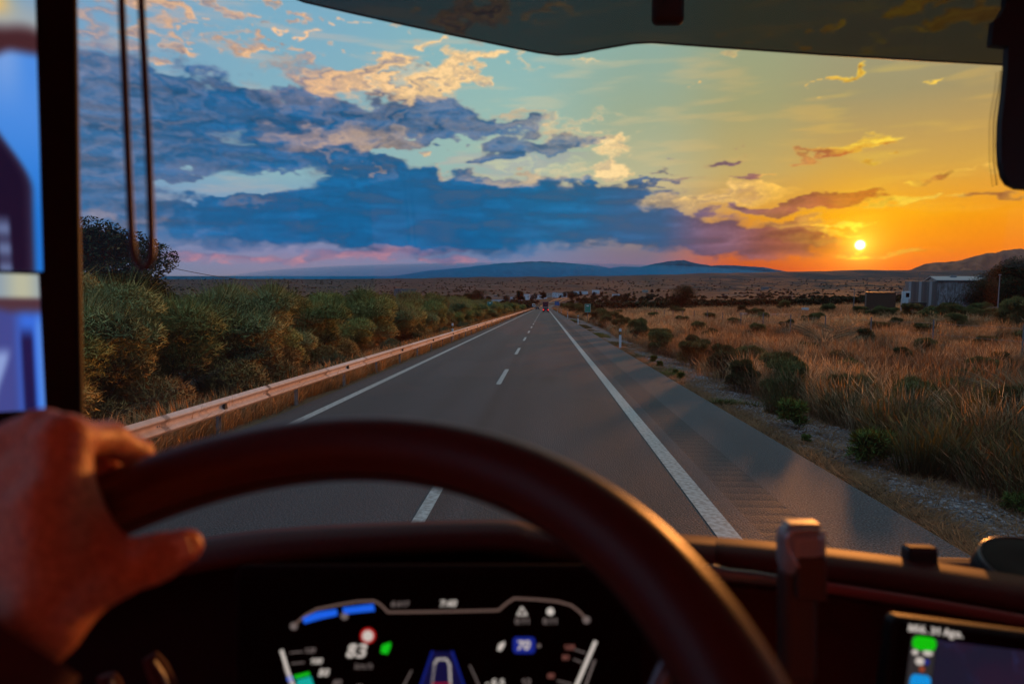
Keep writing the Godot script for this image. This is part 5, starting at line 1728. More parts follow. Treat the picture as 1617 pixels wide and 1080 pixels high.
func build_dashboard() -> void:
	var dash := put_cab("dashboard", "dark red-brown dashboard with hooded binnacle and padded upper edge", "dashboard", Vector3(0.3, -0.5, -0.85))
	var off := Transform3D(Basis(), Vector3(-0.3, 0.5, 0.85))
	# hood over the instruments
	var crest := [[-60, 930, .80], [60, 905, .80], [180, 884, .80], [290, 863, .80], [400, 846, .80], [500, 838, .80], [600, 833, .80], [720, 829, .80], [810, 829, .80], [850, 838, .80], [960, 847, .81], [1060, 855, .82], [1130, 861, .83]]
	var rows := []
	for step in [[0.26, 26, 0.0], [0.10, 4, 0.0], [0.02, 0.5, 0.0], [0.0, 1.0, 0.0], [-0.018, 6, 0.0], [-0.026, 16, 0.0], [-0.026, 26, 0], [-0.018, 36, 0], [0.0, 42, 0.0], [0.03, 52, 0.0], [0.03, 80, 0], [0.0, 118, 0.0], [-0.03, 200, 0.0], [-0.06, 330, 0.0]]:
		var row := []
		for c in crest:
			var d: float = c[2] + step[0]
			# keep the height of the crest and lower it by so many pixels at crest depth
			if step[0] > 0.04 and step[1] < 40:     # the top behind the edge slopes away to the windscreen
				row.append(in_cab(c[0], c[1] + step[1], c[2] + step[0]))
				continue
			var p := in_cab(c[0], c[1] + step[1], c[2])
			var dir := in_cab(c[0], c[1], c[2] + 0.1) - in_cab(c[0], c[1], c[2])
			dir.y = 0.0
			row.append(p + dir / 0.1 * float(step[0]))
		rows.append(spread(row, 60))
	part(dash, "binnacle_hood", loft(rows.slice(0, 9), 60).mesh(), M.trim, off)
	part(dash, "binnacle_recess", loft(rows.slice(8), 60).mesh(), paint(Color(0.020, 0.004, 0.004), 0.8, 0, 0.12), off)  # shade under the hood is put into this darker colour
	# padded edge and fascia to the right
	crest = [[1040, 853, .86], [1110, 858, .855], [1220, 868, .84], [1320, 880, .825], [1420, 893, .81], [1520, 909, .795], [1617, 925, .78], [1760, 950, .76], [2000, 995, .735], [2300, 1060, .70]]
	rows = []
	for step in [[0.32, 12], [0.12, 3], [0.03, 0.5], [0.0, 1.5], [-0.014, 6], [-0.022, 14], [-0.024, 24], [-0.016, 33], [0.0, 38], [0.012, 42], [0.014, 48], [0.008, 51], [-0.008, 53], [-0.016, 57], [-0.017, 62], [-0.010, 67], [0.004, 70], [0.02, 76], [0.02, 130], [0.0, 220], [-0.05, 420]]:
		var row := []
		for c in crest:
			if step[0] > 0.04 and step[1] < 40:     # the top behind the edge slopes away to the windscreen
				row.append(in_cab(c[0], c[1] + step[1], c[2] + step[0]))
				continue
			var p := in_cab(c[0], c[1] + step[1], c[2])
			var dir := in_cab(c[0], c[1], c[2] + 0.1) - in_cab(c[0], c[1], c[2])
			dir.y = 0.0
			row.append(p + dir / 0.1 * float(step[0]))
		rows.append(spread(row, 60))
	part(dash, "padded_edge", loft(rows, 60).mesh(), M.trim, off)
	# metal trim strip left of the lever
	var m := MB.new()
	var path := PackedVector3Array()
	for q in [[1105, 897], [1126, 903], [1150, 908], [1190, 912], [1240, 918]]:
		path.push_back(in_cab(q[0], q[1], 0.80))
	m.tube(path, PackedFloat32Array([0.003, 0.007, 0.006, 0.006, 0.005]), 10, false, 1.3)
	part(dash, "trim_strip", m.mesh(), M.satin, off)
	# raised trim under the padded edge
	m = MB.new()
	path = PackedVector3Array()
	for q in [[1290, 929, .80], [1320, 934, .795], [1420, 950, .775], [1520, 967, .76], [1617, 984, .745], [1760, 1010, .725], [2000, 1056, .70]]:
		path.push_back(in_cab(q[0], q[1] - 4, q[2]))
	m.tube(PackedVector3Array(spread(Array(path), 30)), PackedFloat32Array([0.0062]), 12)
	part(dash, "lower_trim", m.mesh(), paint(Color(0.30, 0.05, 0.04), 0.5), off)
	# column shroud below the instruments
	m = MB.new()
	m.tube(PackedVector3Array([in_cab(690, 1700, 0.40), in_cab(690, 1420, 0.60), in_cab(690, 1340, 0.80)]), PackedFloat32Array([0.05, 0.06, 0.07]), 20)
	part(dash, "column_shroud", m.mesh(), M.plastic, off)

func build_wheel() -> void:
	var ctr := cab_inv * (cam_t * Vector3(-0.1221, -0.1801, -0.2478))
	var rot := cab_inv.basis * cam_t.basis
	var ax := rot * Vector3(-0.10849, 0.85179, 0.51252)
	var ux := rot * Vector3(0.97832, 0.0, 0.20709)
	var w := put_cab("steering_wheel", "large dark leather steering wheel held at its upper left", "steering wheel", ctr, Basis(ux, ax, ux.cross(ax)))
	var leather := paint(Color(0.085, 0.014, 0.013), 0.42, 0, 0.42)
	leather.albedo_texture = M.trim.albedo_texture
	leather.uv1_triplanar = true
	leather.uv1_scale = Vector3(14, 14, 14)
	leather.heightmap_enabled = true
	leather.heightmap_texture = M.trim.albedo_texture
	leather.heightmap_scale = 0.05
	leather.rim_enabled = true
	leather.rim = 0.25
	var m := MB.new()
	var path := PackedVector3Array()
	for k in 160:
		var a := TAU * k / 160
		path.push_back(Vector3(sin(a), 0, -cos(a)) * 0.216)
	m.tube(path, PackedFloat32Array([0.0203]), 28, true)
	part(w, "rim", m.mesh(), leather)
	m = MB.new()
	path = PackedVector3Array()
	for k in 160:
		var a := TAU * k / 160
		path.push_back(Vector3(sin(a), 0, -cos(a)) * (0.216 - 0.0198) + Vector3(0, -0.004, 0))
	m.tube(path, PackedFloat32Array([0.0012]), 6, true)
	part(w, "seam", m.mesh(), M.plastic)
	m = MB.new()
	m.lathe(PackedVector2Array([Vector2(0.0, -0.055), Vector2(0.05, -0.05), Vector2(0.06, -0.03), Vector2(0.057, -0.010), Vector2(0.04, 0.004), Vector2(0.0, 0.010)]), 32)
	part(w, "hub", m.mesh(), M.plastic)
	for s in [-1.0, 1.0]:
		m = MB.new()
		m.rbox(Vector3(0.128 * s, -0.012, 0.02), Vector3(0.15, 0.018, 0.05), 0.008)
		var sp := part(w, "spoke", m.mesh(), M.plastic)
		for k in 3:
			var bt := MB.new()
			bt.rbox(Vector3(0.115 * s + 0.022 * k * s, -0.001, 0.02), Vector3(0.016, 0.006, 0.026), 0.002)
			part(sp, "button", bt.mesh(), M.trim)
	m = MB.new()
	m.rbox(Vector3(0, -0.02, 0.145), Vector3(0.05, 0.018, 0.12), 0.008)
	part(w, "spoke", m.mesh(), M.plastic)

func lettering(parent: Node, s: String, px: Vector2, tall: float, mat: Material, to: Callable, slant := 0.0, bold := true) -> void:
	var tm := TextMesh.new()
	var f := SystemFont.new()
	f.font_names = PackedStringArray(["Droid Sans"])
	f.font_weight = 700 if bold else 400
	tm.font = f
	tm.text = s
	tm.font_size = 64
	tm.pixel_size = tall / 46.0
	tm.depth = 0.0006
	tm.curve_step = 2.0
	var b := Basis(Vector3(1, 0, 0), Vector3(slant, 1, 0), Vector3(0, 0, 1))
	part(parent, "lettering", tm, mat, Transform3D(b, (to as Callable).call(px.x, px.y, 0.0016)))

func flat_shape(parent: Node, called: String, pts: Array, mat: Material, to: Callable, z := 0.0012, thick := 0.0008) -> void:
	# a filled outline on a screen, given in the screen's own coordinates
	var poly := PackedVector2Array()
	for q in pts:
		var p: Vector3 = (to as Callable).call(q[0], q[1], 0.0)
		poly.push_back(Vector2(p.x, p.y))
	if Geometry2D.is_polygon_clockwise(poly):
		poly.reverse()
	var m := MB.new()
	var idx := Geometry2D.triangulate_polygon(poly)
	for k in range(0, idx.size(), 3):
		m.tri(Vector3(poly[idx[k]].x, poly[idx[k]].y, z), Vector3(poly[idx[k + 1]].x, poly[idx[k + 1]].y, z), Vector3(poly[idx[k + 2]].x, poly[idx[k + 2]].y, z))
	for k in poly.size():
		var a := poly[k]
		var b := poly[(k + 1) % poly.size()]
		m.quad(Vector3(a.x, a.y, z - thick), Vector3(b.x, b.y, z - thick), Vector3(b.x, b.y, z), Vector3(a.x, a.y, z))
	part(parent, called, m.mesh(), mat)

func line_on(parent: Node, called: String, pts: Array, w: float, mat: Material, to: Callable) -> void:
	var m := MB.new()
	for k in pts.size() - 1:
		var a: Vector3 = (to as Callable).call(pts[k][0], pts[k][1], 0.0012)
		var b: Vector3 = (to as Callable).call(pts[k + 1][0], pts[k + 1][1], 0.0012)
		var e := (b - a).normalized()
		var n := Vector3(-e.y, e.x, 0) * w * 0.5
		m.quad(a - n - e * w * 0.3, b - n + e * w * 0.3, b + n + e * w * 0.3, a + n - e * w * 0.3)
	part(parent, called, m.mesh(), mat)

func disc(x: float, y: float, rx: float, ry := -1.0) -> Array:
	var out := []
	for k in 20:
		out.append([x + cos(TAU * k / 20) * rx, y + sin(TAU * k / 20) * (rx if ry < 0 else ry)])
	return out

func round_rect(x0: float, y0: float, x1: float, y1: float, r: float) -> Array:
	var out := []
	for c in [[x1 - r, y1 - r, 0.0], [x0 + r, y1 - r, 0.25], [x0 + r, y0 + r, 0.5], [x1 - r, y0 + r, 0.75]]:
		for k in 6:
			var a: float = TAU * (c[2] + k / 20.0)
			out.append([c[0] + cos(a) * r, c[1] + sin(a) * r])
	return out

func build_displays() -> void:
	var black := paint(Color(0.008, 0.002, 0.002), 0.6, 0, 0.12)
	var rot := cab_inv.basis * cam_t.basis
	# ---- instrument display behind the wheel
	var dep := 0.66
	var k0 := dep / FOCAL
	var d := put_cab("instrument_display", "digital instrument display glowing behind the steering wheel", "instrument display", in_cab(692, 1045, dep), rot)
	var to := func(x, y, z): return Vector3((x - 692.0) * k0, (1045.0 - y) * k0, z)
	var m := MB.new()
	m.rbox(Vector3(0, -0.03, -0.012), Vector3(0.40, 0.24, 0.022), 0.01)
	part(d, "housing", m.mesh(), paint(Color(0.012, 0.003, 0.003), 0.8, 0, 0.1))
	m = MB.new()
	m.rbox(Vector3(0, -0.03, 0), Vector3(0.385, 0.225, 0.002), 0.0009)
	var scr := part(d, "screen", m.mesh(), black)
	var grey := glow(Color(0.62, 0.50, 0.46), 0.36)
	var white := glow(Color(0.95, 0.90, 0.86), 0.62)
	var dim := glow(Color(0.8, 0.72, 0.7), 0.22)
	var blue := glow(Color(0.10, 0.42, 1.0), 0.75)
	var navy := glow(Color(0.10, 0.22, 0.75), 0.40)
	var green := glow(Color(0.05, 0.85, 0.12), 0.7)
	var cyan := glow(Color(0.05, 0.75, 0.70), 0.7)
	var red := glow(Color(0.9, 0.12, 0.12), 0.5)
	line_on(scr, "outline", [[466, 985], [482, 971], [500, 961], [535, 954], [565, 949], [590, 948], [600, 953], [613, 966], [700, 965], [787, 963], [800, 952], [812, 944], [850, 946], [880, 949], [902, 955], [915, 965], [925, 976]], 0.0021, grey, to)
	flat_shape(scr, "gauge_bar", [[477, 975], [500, 966], [532, 961], [533, 971], [505, 977], [481, 984]], blue, to)
	flat_shape(scr, "gauge_bar", [[541, 959], [590, 953], [592, 964], [543, 969]], blue, to)
	for q in [[464, 988], [544, 972], [926, 978]]:
		flat_shape(scr, "gauge_icon", disc(q[0], q[1], 6), dim, to)
	lettering(scr, "6:A17", Vector2(632, 953), 8 * k0, dim, to, 0.2)
	lettering(scr, "7:40", Vector2(708, 952), 10 * k0, white, to, 0.2)
	line_on(scr, "warning_triangle", [[817, 970], [824, 958], [832, 970], [817, 970]], 0.0014, white, to)
	lettering(scr, "0:11", Vector2(825, 980), 9 * k0, dim, to)
	flat_shape(scr, "rest_icon", disc(869, 965, 6), white, to)
	lettering(scr, "0:11", Vector2(869, 980), 9 * k0, dim, to)
	flat_shape(scr, "limit_sign", disc(581, 1003, 12.5), red, to)
	flat_shape(scr, "limit_sign", disc(581, 1003, 8.5), white, to, 0.0020)
	lettering(scr, "83", Vector2(564, 1027), 21 * k0, white, to, 0.25)
	flat_shape(scr, "leaf_icon", [[601, 1030], [603, 1018], [617, 1013], [617, 1021], [612, 1032]], green, to)
	lettering(scr, "km/h", Vector2(575, 1051), 9 * k0, dim, to, 0.2, false)
	flat_shape(scr, "speed_box", round_rect(810, 1005, 845, 1031, 6), navy, to)
	lettering(scr, "70", Vector2(827, 1018), 14 * k0, white, to, 0.15)
	flat_shape(scr, "brake_icon", [[785, 1026], [788, 1016], [797, 1012], [797, 1018], [791, 1027]], white, to)
	flat_shape(scr, "tank_icon", disc(851, 1019, 3), dim, to)
	flat_shape(scr, "lane_shape", [[683, 1028], [715, 1028], [738, 1095], [660, 1095]], glow(Color(0.10, 0.16, 0.5), 0.16), to)
	line_on(scr, "lane_edge", [[683, 1028], [660, 1095]], 0.0022, navy, to)
	line_on(scr, "lane_edge", [[714, 1028], [737, 1095]], 0.0022, navy, to)
	line_on(scr, "lane_edge", [[650, 1058], [628, 1100]], 0.0012, dim, to)
	line_on(scr, "lane_edge", [[742, 1050], [765, 1100]], 0.0012, dim, to)
	line_on(scr, "truck_outline", [[681, 1095], [686, 1048], [691, 1040], [705, 1040], [710, 1048], [712, 1095]], 0.0022, white, to)
	line_on(scr, "truck_outline", [[683, 1079], [711, 1079]], 0.0022, red, to)
	line_on(scr, "left_gauge", [[445, 1027], [455, 1060], [470, 1100]], 0.0036, white, to)
	line_on(scr, "left_gauge", [[449, 1052], [459, 1082], [466, 1100]], 0.0018, dim, to)
	for q in [["120", 490, 1026, 7.0, 0], ["100", 500, 1043, 8.5, 1], ["80", 512, 1061, 11.0, 1], ["60", 533, 1077, 9.0, 0], ["40", 566, 1084, 8.0, 0]]:
		lettering(scr, q[0], Vector2(q[1], q[2]), q[3] * k0, white if q[4] == 1 else dim, to, 0.25)
	for q in [[458, 1030, 478], [461, 1047, 480]]:
		line_on(scr, "tick", [[q[0], q[1]], [q[2], q[1] - 2]], 0.0012, dim, to)
	flat_shape(scr, "green_bar", [[464, 1066], [488, 1060], [490, 1065], [466, 1071]], green, to)
	flat_shape(scr, "cyan_block", [[468, 1073], [491, 1067], [500, 1095], [474, 1100]], cyan, to)
	flat_shape(scr, "needle_tip", disc(458, 1071, 5), blue, to)
	line_on(scr, "right_gauge", [[940, 1013], [926, 1045], [902, 1100]], 0.0036, white, to)
	line_on(scr, "right_gauge", [[939, 1042], [918, 1100]], 0.0020, dim, to)
	for q in [["120", 899, 1021], ["90", 893, 1037], ["60", 870, 1066]]:
		lettering(scr, q[0], Vector2(q[1], q[2]), 7 * k0, glow(Color(0.8, 0.5, 0.45), 0.28), to, 0.1)
	for q in [[908, 1025, 924], [906, 1040, 918], [880, 1074, 902]]:
		line_on(scr, "tick", [[q[0], q[1]], [q[2], q[1] + 5]], 0.0012, dim, to)
	lettering(scr, "- 6.5", Vector2(782, 1077), 11 * k0, white, to)
	lettering(scr, "12", Vector2(831, 1076), 10 * k0, dim, to)
	# ---- infotainment screen at the lower right
	dep = 0.62
	var k1 := dep / FOCAL
	var tip := Basis(Vector3(0, 0, 1), -0.128)
	d = put_cab("infotainment_screen", "touch screen with green and blue app buttons at the lower right", "touch screen", in_cab(1440, 1000, dep), rot * tip)
	var to2 := func(x, y, z): return Vector3(x * k1, -y * k1, z)
	m = MB.new()
	m.rbox(Vector3(230, -166, 0) * k1 + Vector3(0, 0, -0.012), Vector3(516 * k1, 372 * k1, 0.022), 0.008)
	part(d, "housing", m.mesh(), M.plastic)
	m = MB.new()
	m.rbox(Vector3(230, -166, 0) * k1, Vector3(502 * k1, 362 * k1, 0.002), 0.0009)
	scr = part(d, "screen", m.mesh(), black)
	var map := glow(Color(0.17, 0.19, 0.34), 0.55)
	map.emission_texture = map_texture()
	map.emission = Color(0, 0, 0)
	flat_shape(scr, "side_bar", round_rect(0, 2, 40, 290, 4), glow(Color(0.30, 0.30, 0.31), 0.30), to2, 0.0014, 0.0003)
	m = MB.new()
	m.quad(to2.call(41, 290, 0.0014), to2.call(470, 290, 0.0014), to2.call(470, 4, 0.0014), to2.call(41, 4, 0.0014))
	part(scr, "map_panel", m.mesh(), map)
	flat_shape(scr, "green_button", round_rect(2, 2, 39, 23, 9), glow(Color(0.02, 0.82, 0.05), 0.75), to2, 0.0020)
	flat_shape(scr, "blue_button", round_rect(6, 62, 38, 96, 8), glow(Color(0.03, 0.62, 0.95), 0.75), to2, 0.0020)
	flat_shape(scr, "signal_icon", disc(8, 28, 5, 4), white, to2, 0.0018)
	flat_shape(scr, "signal_icon", disc(28, 27, 8, 4), white, to2, 0.0018)
	flat_shape(scr, "status_dot", disc(17, 41, 7, 6), white, to2, 0.0018)
	flat_shape(scr, "status_dot", disc(28, 41, 4, 4), navy, to2, 0.0018)
	flat_shape(scr, "status_dot", disc(22, 53, 4, 4), glow(Color(0.8, 0.35, 0.2), 0.5), to2, 0.0018)
	lettering(scr, "Mié. 31 Ago.", Vector2(36, -9), 11 * k1, white, to2, 0.0)
	# ---- camera monitor on the left pillar
	dep = 0.62
	var roll := Basis(Vector3(0, 1, 0), 0.56) * Basis(Vector3(0, 0, 1), 0.0135)
	d = put_cab("mirror_monitor", "tall camera monitor in a thick black frame at the left edge", "monitor", in_cab(132, 668, dep), rot * roll)
	var to3 := func(x, y, z): return Vector3(x * k1, -y * k1, z)
	m = MB.new()
	m.rbox(to3.call(-215, -400, -0.014), Vector3(430 * k1, 800 * k1, 0.028), 0.006)
	part(d, "frame", m.mesh(), M.plastic)
	for q in [["upper_screen", -770.0, -237.0, 1], ["lower_screen", -232.0, -25.0, 2]]:
		m = MB.new()
		m.quad(to3.call(-415, q[2], 0.0012), to3.call(-50, q[2], 0.0012), to3.call(-56, q[1], 0.0012), to3.call(-415, q[1], 0.0012))
		var em := glow(Color.BLACK, 1.0)
		em.emission = Color.BLACK
		em.emission_texture = rear_view(q[3])
		em.roughness = 0.3
		part(d, q[0], m.mesh(), em)

func map_texture() -> ImageTexture:
	var im := Image.create(128, 96, false, Image.FORMAT_RGB8)
	for y in 96:
		for x in 128:
			var n := n_big.get_noise_2d(x * 0.03, y * 0.03)
			var c := Color(0.12, 0.135, 0.23).lerp(Color(0.17, 0.13, 0.23), smooth(-0.2, 0.3, n))
			c = c.lerp(Color(0.18, 0.24, 0.44), smooth(0.03, 0.0, absf(n_warp.get_noise_2d(x * 0.02, y * 0.02))) * 0.7)
			im.set_pixel(x, y, c)
	return ImageTexture.create_from_image(im)

# the picture a mirror camera shows: sky, hills, the trailer's blue side, road with a dashed line
func rear_view(kind: int) -> ImageTexture:
	var w := 256
	var h := 384
	var im := Image.create(w, h, false, Image.FORMAT_RGB8)
	var upper := kind == 1
	for y in h:
		for x in w:
			var u := x / float(w)
			var v := y / float(h)
			var q := (u - 0.795) / 0.205      # 0..1 over the strip that the seat sees
			var c: Color
			if upper:
				var s := (v - 0.18) / 0.82     # 0..1 from the photo's top edge down
				var hill := 0.165 + 0.008 * sin(u * 31.0)
				c = Color(0.46, 0.62, 0.76).lerp(Color(0.62, 0.66, 0.68), smooth(0.0, 0.15, s))
				c = c.lerp(Color(0.95, 0.74, 0.38), 0.85 * exp(-pow((q - 0.28) / 0.3, 2.0) - pow((s - 0.085) / 0.045, 2.0)))
				c = c.lerp(Color(0.27, 0.15, 0.17), smooth(hill - 0.04, hill + 0.03, s))
				c = c.lerp(Color(0.20, 0.17, 0.27), smooth(0.22, 0.30, s))
				var edge := 0.10 - 0.55 * smooth(0.27, 0.20, s) * 0.0 + 0.75 * smooth(0.42, 0.72, s)
				var top := 0.235 + 0.06 * smooth(0.6, 0.0, q)
				var side := smooth(edge - 0.08, edge + 0.08, q) * smooth(top - 0.02, top + 0.03, s)
				c = c.lerp(Color(0.30, 0.55, 0.88).lerp(Color(0.10, 0.45, 0.82), smooth(0.4, 0.9, s)).lerp(Color(0.45, 0.62, 0.88), smooth(0.45, 0.0, absf(q - 0.45)) * smooth(0.5, 0.25, s)), side)
				c = c.lerp(Color(0.09, 0.06, 0.16), smooth(0.42, 0.6, s) * smooth(edge + 0.02, edge - 0.2, q))
				var dash := smooth(0.13, 0.07, absf(q - 0.36 - 0.16 * (s - 0.9))) * smooth(0.80, 0.83, s)
				c = c.lerp(Color(0.62, 0.74, 0.95), dash * 0.55 * (0.75 + 0.25 * sin(s * 90.0)))
			else:
				var s := v
				c = Color(0.52, 0.60, 0.68).lerp(Color(0.72, 0.72, 0.62), exp(-pow((q - 0.7) / 0.3, 2.0)))
				c = c.lerp(Color(0.30, 0.20, 0.24), smooth(0.15, 0.20, s))
				c = c.lerp(Color(0.24, 0.28, 0.55), smooth(0.23, 0.32, s + 0.10 * (0.5 - q)))
				c = c.lerp(Color(0.20, 0.42, 0.85), smooth(0.45, 0.75, q) * smooth(0.22, 0.34, s))
				c = c.lerp(Color(0.08, 0.09, 0.28), smooth(0.60, 0.68, q) * smooth(0.88, 0.80, q) * smooth(0.35, 0.5, s))
				c = c.lerp(Color(0.30, 0.52, 0.88), smooth(0.86, 0.93, q) * smooth(0.25, 0.40, s))
				var ln := q - lerpf(0.33, 0.02, smooth(0.5, 1.0, s))
				c = c.lerp(Color(0.66, 0.76, 0.95), 0.7 * smooth(0.20, 0.05, absf(ln)) * smooth(0.50, 0.62, s))
			im.set_pixel(x, y, c)
	return ImageTexture.create_from_image(im)

func build_small_cab_things() -> void:
	var rot := cab_inv.basis * cam_t.basis
	# ---- tinted visor outside the windscreen
	var tint := paint(Color(0.008, 0.008, 0.010), 0.7, 0, 0.2)
	tint.albedo_color.a = 0.935
	tint.transparency = BaseMaterial3D.TRANSPARENCY_ALPHA
	var v := put_cab("sun_visor", "smoked sun visor across the top of the windscreen, clouds dimly seen through", "sun visor", in_cab(900, 40, 1.50))
	var inv := v.transform.affine_inverse() * cab_t
	var lower := [[200, -130], [440, -12], [480, 3], [540, 17], [620, 35], [700, 52], [800, 73], [850, 83], [880, 87], [910, 85], [950, 77], [1000, 68.5], [1030, 67], [1120, 73.5], [1300, 86], [1450, 95], [1590, 102.5], [1750, 109], [1950, 116], [2300, 128], [2800, 142]]
	var m := MB.new()
	var low := []
	var up := []
	for q in lower:
		low.append(in_cab(q[0], q[1], 1.50))
		up.append(in_cab(q[0], minf(-330, q[1] - 120), 1.34))
	var pts := PackedVector3Array()
	for r in 2:
		for p in (up if r == 0 else low):
			pts.push_back(p)
	m.grid(pts, lower.size())
	part(v, "panel", m.mesh(), tint, inv)
	m = MB.new()
	m.tube(PackedVector3Array(low), PackedFloat32Array([0.0022]), 8, false, 1.0, Vector3(0, 0.2, 1))
	part(v, "edge", m.mesh(), M.plastic, inv)
	m = MB.new()
	m.rbox(in_cab(1055, 2, 1.38), Vector3(0.064, 0.094, 0.03), 0.012, rot)
	part(v, "bracket", m.mesh(), M.plastic, inv)
	# ---- sensor housing on the windscreen, with its dotted print
	var s := put_cab("sensor_housing", "black rounded housing on the windscreen at the upper right, with dotted border", "sensor housing", in_cab(1660, 120, 1.06), rot)
	var ks := 1.06 / FOCAL
	var tos := func(x, y, z): return Vector3((x - 1660.0) * ks, (120.0 - y) * ks, z)
	flat_shape(s, "body", [[1590, 8], [1580, 26], [1571, 32], [1567, 70], [1594, 73], [1592, 110], [1588, 150], [1583, 190], [1582, 225], [1583, 255], [1588, 278], [1596, 290], [1610, 297], [1660, 300], [1800, 300], [1880, 290], [1896, 270], [1900, -330], [1596, -330]], paint(Color(0.008, 0.006, 0.006), 0.5), tos, 0.0, 0.012)
	var border := []
	for k in 40:
		var y := 108.0 + k * 4.6
		border.append([lerpf(1590, 1578.5, smooth(100, 200, y)) + 5.0 * smooth(245, 292, y), y])
	m = MB.new()
	for q in border:
		for e in 2:
			var p: Vector3 = tos.call(q[0] - e * 5.0 + (1.5 if e == 0 else 0.0), q[1] + e * 2.3, -0.014)
			m.box(p, Vector3(0.0030 - e * 0.0012, 0.0021 - e * 0.0007, 0.001))
	part(s, "dotted_print", m.mesh(), M.plastic)
	# ---- cord that hangs beside the monitor
	var c := put_cab("hanging_cord", "thin black looped cord hanging beside the monitor", "cord", in_cab(215, 420, 0.55))
	inv = c.transform.affine_inverse() * cab_t
	var path := PackedVector3Array()
	for q in [[189, -120], [191, 0], [196, 120], [201, 240], [206, 350], [209, 392], [213, 408], [219, 419], [226, 423], [233, 419], [238, 408], [239, 392], [238, 360], [234, 240], [228, 120], [222, 0], [218, -120]]:
		path.push_back(in_cab(q[0], q[1], 0.55))
	var sm := PackedVector3Array(spread(Array(path), 120))
	m = MB.new()
	m.tube(sm, PackedFloat32Array([0.0028]), 10, false, 1.0, Vector3(0, 0.1, 1))
	part(c, "loop", m.mesh(), paint(Color(0.05, 0.022, 0.018), 0.4), inv)
	# ---- column lever right of the wheel
	var l := put_cab("control_lever", "upright grey control lever with chrome edge right of the steering wheel", "lever", in_cab(1264, 1000, 0.62), rot)
	var kl := 0.62 / FOCAL
	var tol := func(x, y, z): return Vector3((x - 1264.0) * kl, (1000.0 - y) * kl, z)
	m = MB.new()
	m.rbox(tol.call(1265, 866, 0), Vector3(72 * kl, 84 * kl, 0.032), 0.0145)
	part(l, "body", m.mesh(), paint(Color(0.27, 0.29, 0.30), 0.3, 0.0, 0.7))
	m = MB.new()
	m.rbox(tol.call(1262, 985, -0.004), Vector3(58 * kl, 190 * kl, 0.024), 0.010)
	m.rbox(tol.call(1262, 1120, -0.006), Vector3(50 * kl, 160 * kl, 0.022), 0.008)
	part(l, "stem", m.mesh(), paint(Color(0.045, 0.028, 0.024), 0.4, 0.0, 0.5))
	m = MB.new()
	m.rbox(tol.call(1266, 827, 0.000), Vector3(50 * kl, 7 * kl, 0.018), 0.0019)
	part(l, "cap", m.mesh(), paint(Color(0.42, 0.40, 0.36), 0.4, 0.3))
	m = MB.new()
	m.rbox(tol.call(1271, 905, 0.0125), Vector3(48 * kl, 70 * kl, 0.010), 0.004)
	part(l, "recess", m.mesh(), paint(Color(0.05, 0.022, 0.014), 0.4))
	m = MB.new()
	m.tube(PackedVector3Array(spread([tol.call(1296, 836, 0.013), tol.call(1270, 830, 0.015), tol.call(1238, 836, 0.014), tol.call(1234, 852, 0.014), tol.call(1241, 872, 0.015), tol.call(1252, 888, 0.016), tol.call(1256, 905, 0.016)], 30)), PackedFloat32Array([0.0012]), 8, false, 1.0, Vector3(0, 0, 1))
	part(l, "chrome_edge", m.mesh(), M.chrome)
	# ---- stalks behind the wheel
	for q in [["stalk", "pale metal stalk end below the right of the instrument display", [[1072, 1020], [1052, 1060], [1030, 1105], [1000, 1160], [940, 1250]], 0.52, M.satin], ["stalk", "dark reddish stalk end below the left of the instrument display", [[236, 1036], [252, 1065], [275, 1110], [320, 1180], [430, 1290]], 0.50, M.trim], ["stalk", "short dark stalk low between the hand and the left stalk end", [[168, 1066], [176, 1095], [200, 1150], [280, 1240]], 0.46, M.trim]]:
		var st := put_cab(q[0], q[1], "stalk", in_cab(q[2][2][0], q[2][2][1], q[3]))
		inv = st.transform.affine_inverse() * cab_t
		path = PackedVector3Array()
		for e in q[2]:
			path.push_back(in_cab(e[0], e[1], q[3]))
		m = MB.new()
		m.tube(PackedVector3Array(spread(Array(path), 16)), PackedFloat32Array([0.006, 0.0085, 0.0085, 0.0085, 0.008, 0.008, 0.008, 0.008, 0.008, 0.008, 0.008, 0.008, 0.008, 0.008, 0.008, 0.008]), 14, false, 0.55, Vector3(0, 0, 1))
		part(st, "grip", m.mesh(), q[4], inv)
		m = MB.new()
		m.tube(PackedVector3Array([in_cab(q[2][0][0] + 6, q[2][0][1] + 8, q[3] - 0.006), in_cab(q[2][1][0] + 4, q[2][1][1], q[3] - 0.007), in_cab(q[2][2][0], q[2][2][1], q[3] - 0.007)]), PackedFloat32Array([0.0014]), 6)
		part(st, "edge", m.mesh(), M.satin, inv)
	# ---- small things on the dashboard
	var bx := put_cab("sensor_block", "small black block standing on the dashboard's edge", "sensor", in_cab(1452, 895, 0.84), rot * Basis(Vector3(0, 0, 1), -0.03))
	m = MB.new()
	m.rbox(Vector3(0, 0.008, 0), Vector3(0.037, 0.034, 0.02), 0.004)
	part(bx, "body", m.mesh(), paint(Color(0.014, 0.014, 0.017), 0.4))
	m = MB.new()
	m.rbox(Vector3(0, 0.0245, 0.001), Vector3(0.034, 0.003, 0.016), 0.0012)
	part(bx, "cap", m.mesh(), M.trim)
	var pod := put_cab("dashboard_pod", "low rounded black pod on the dashboard at the right edge", "pod", in_cab(1640, 912, 0.84), Basis(Vector3(1, 0, 0), 0.25))
	m = MB.new()
	m.lathe(PackedVector2Array([Vector2(0.068, -0.03), Vector2(0.07, 0.0), Vector2(0.066, 0.012), Vector2(0.058, 0.0165), Vector2(0.03, 0.015), Vector2(0.0, 0.0145)]), 36)
	part(pod, "body", m.mesh(), paint(Color(0.010, 0.007, 0.008), 0.55, 0, 0.25))
	m = MB.new()
	path = PackedVector3Array()
	for k in 40:
		path.push_back(Vector3(cos(TAU * k / 40) * 0.063, 0.0150, sin(TAU * k / 40) * 0.063))
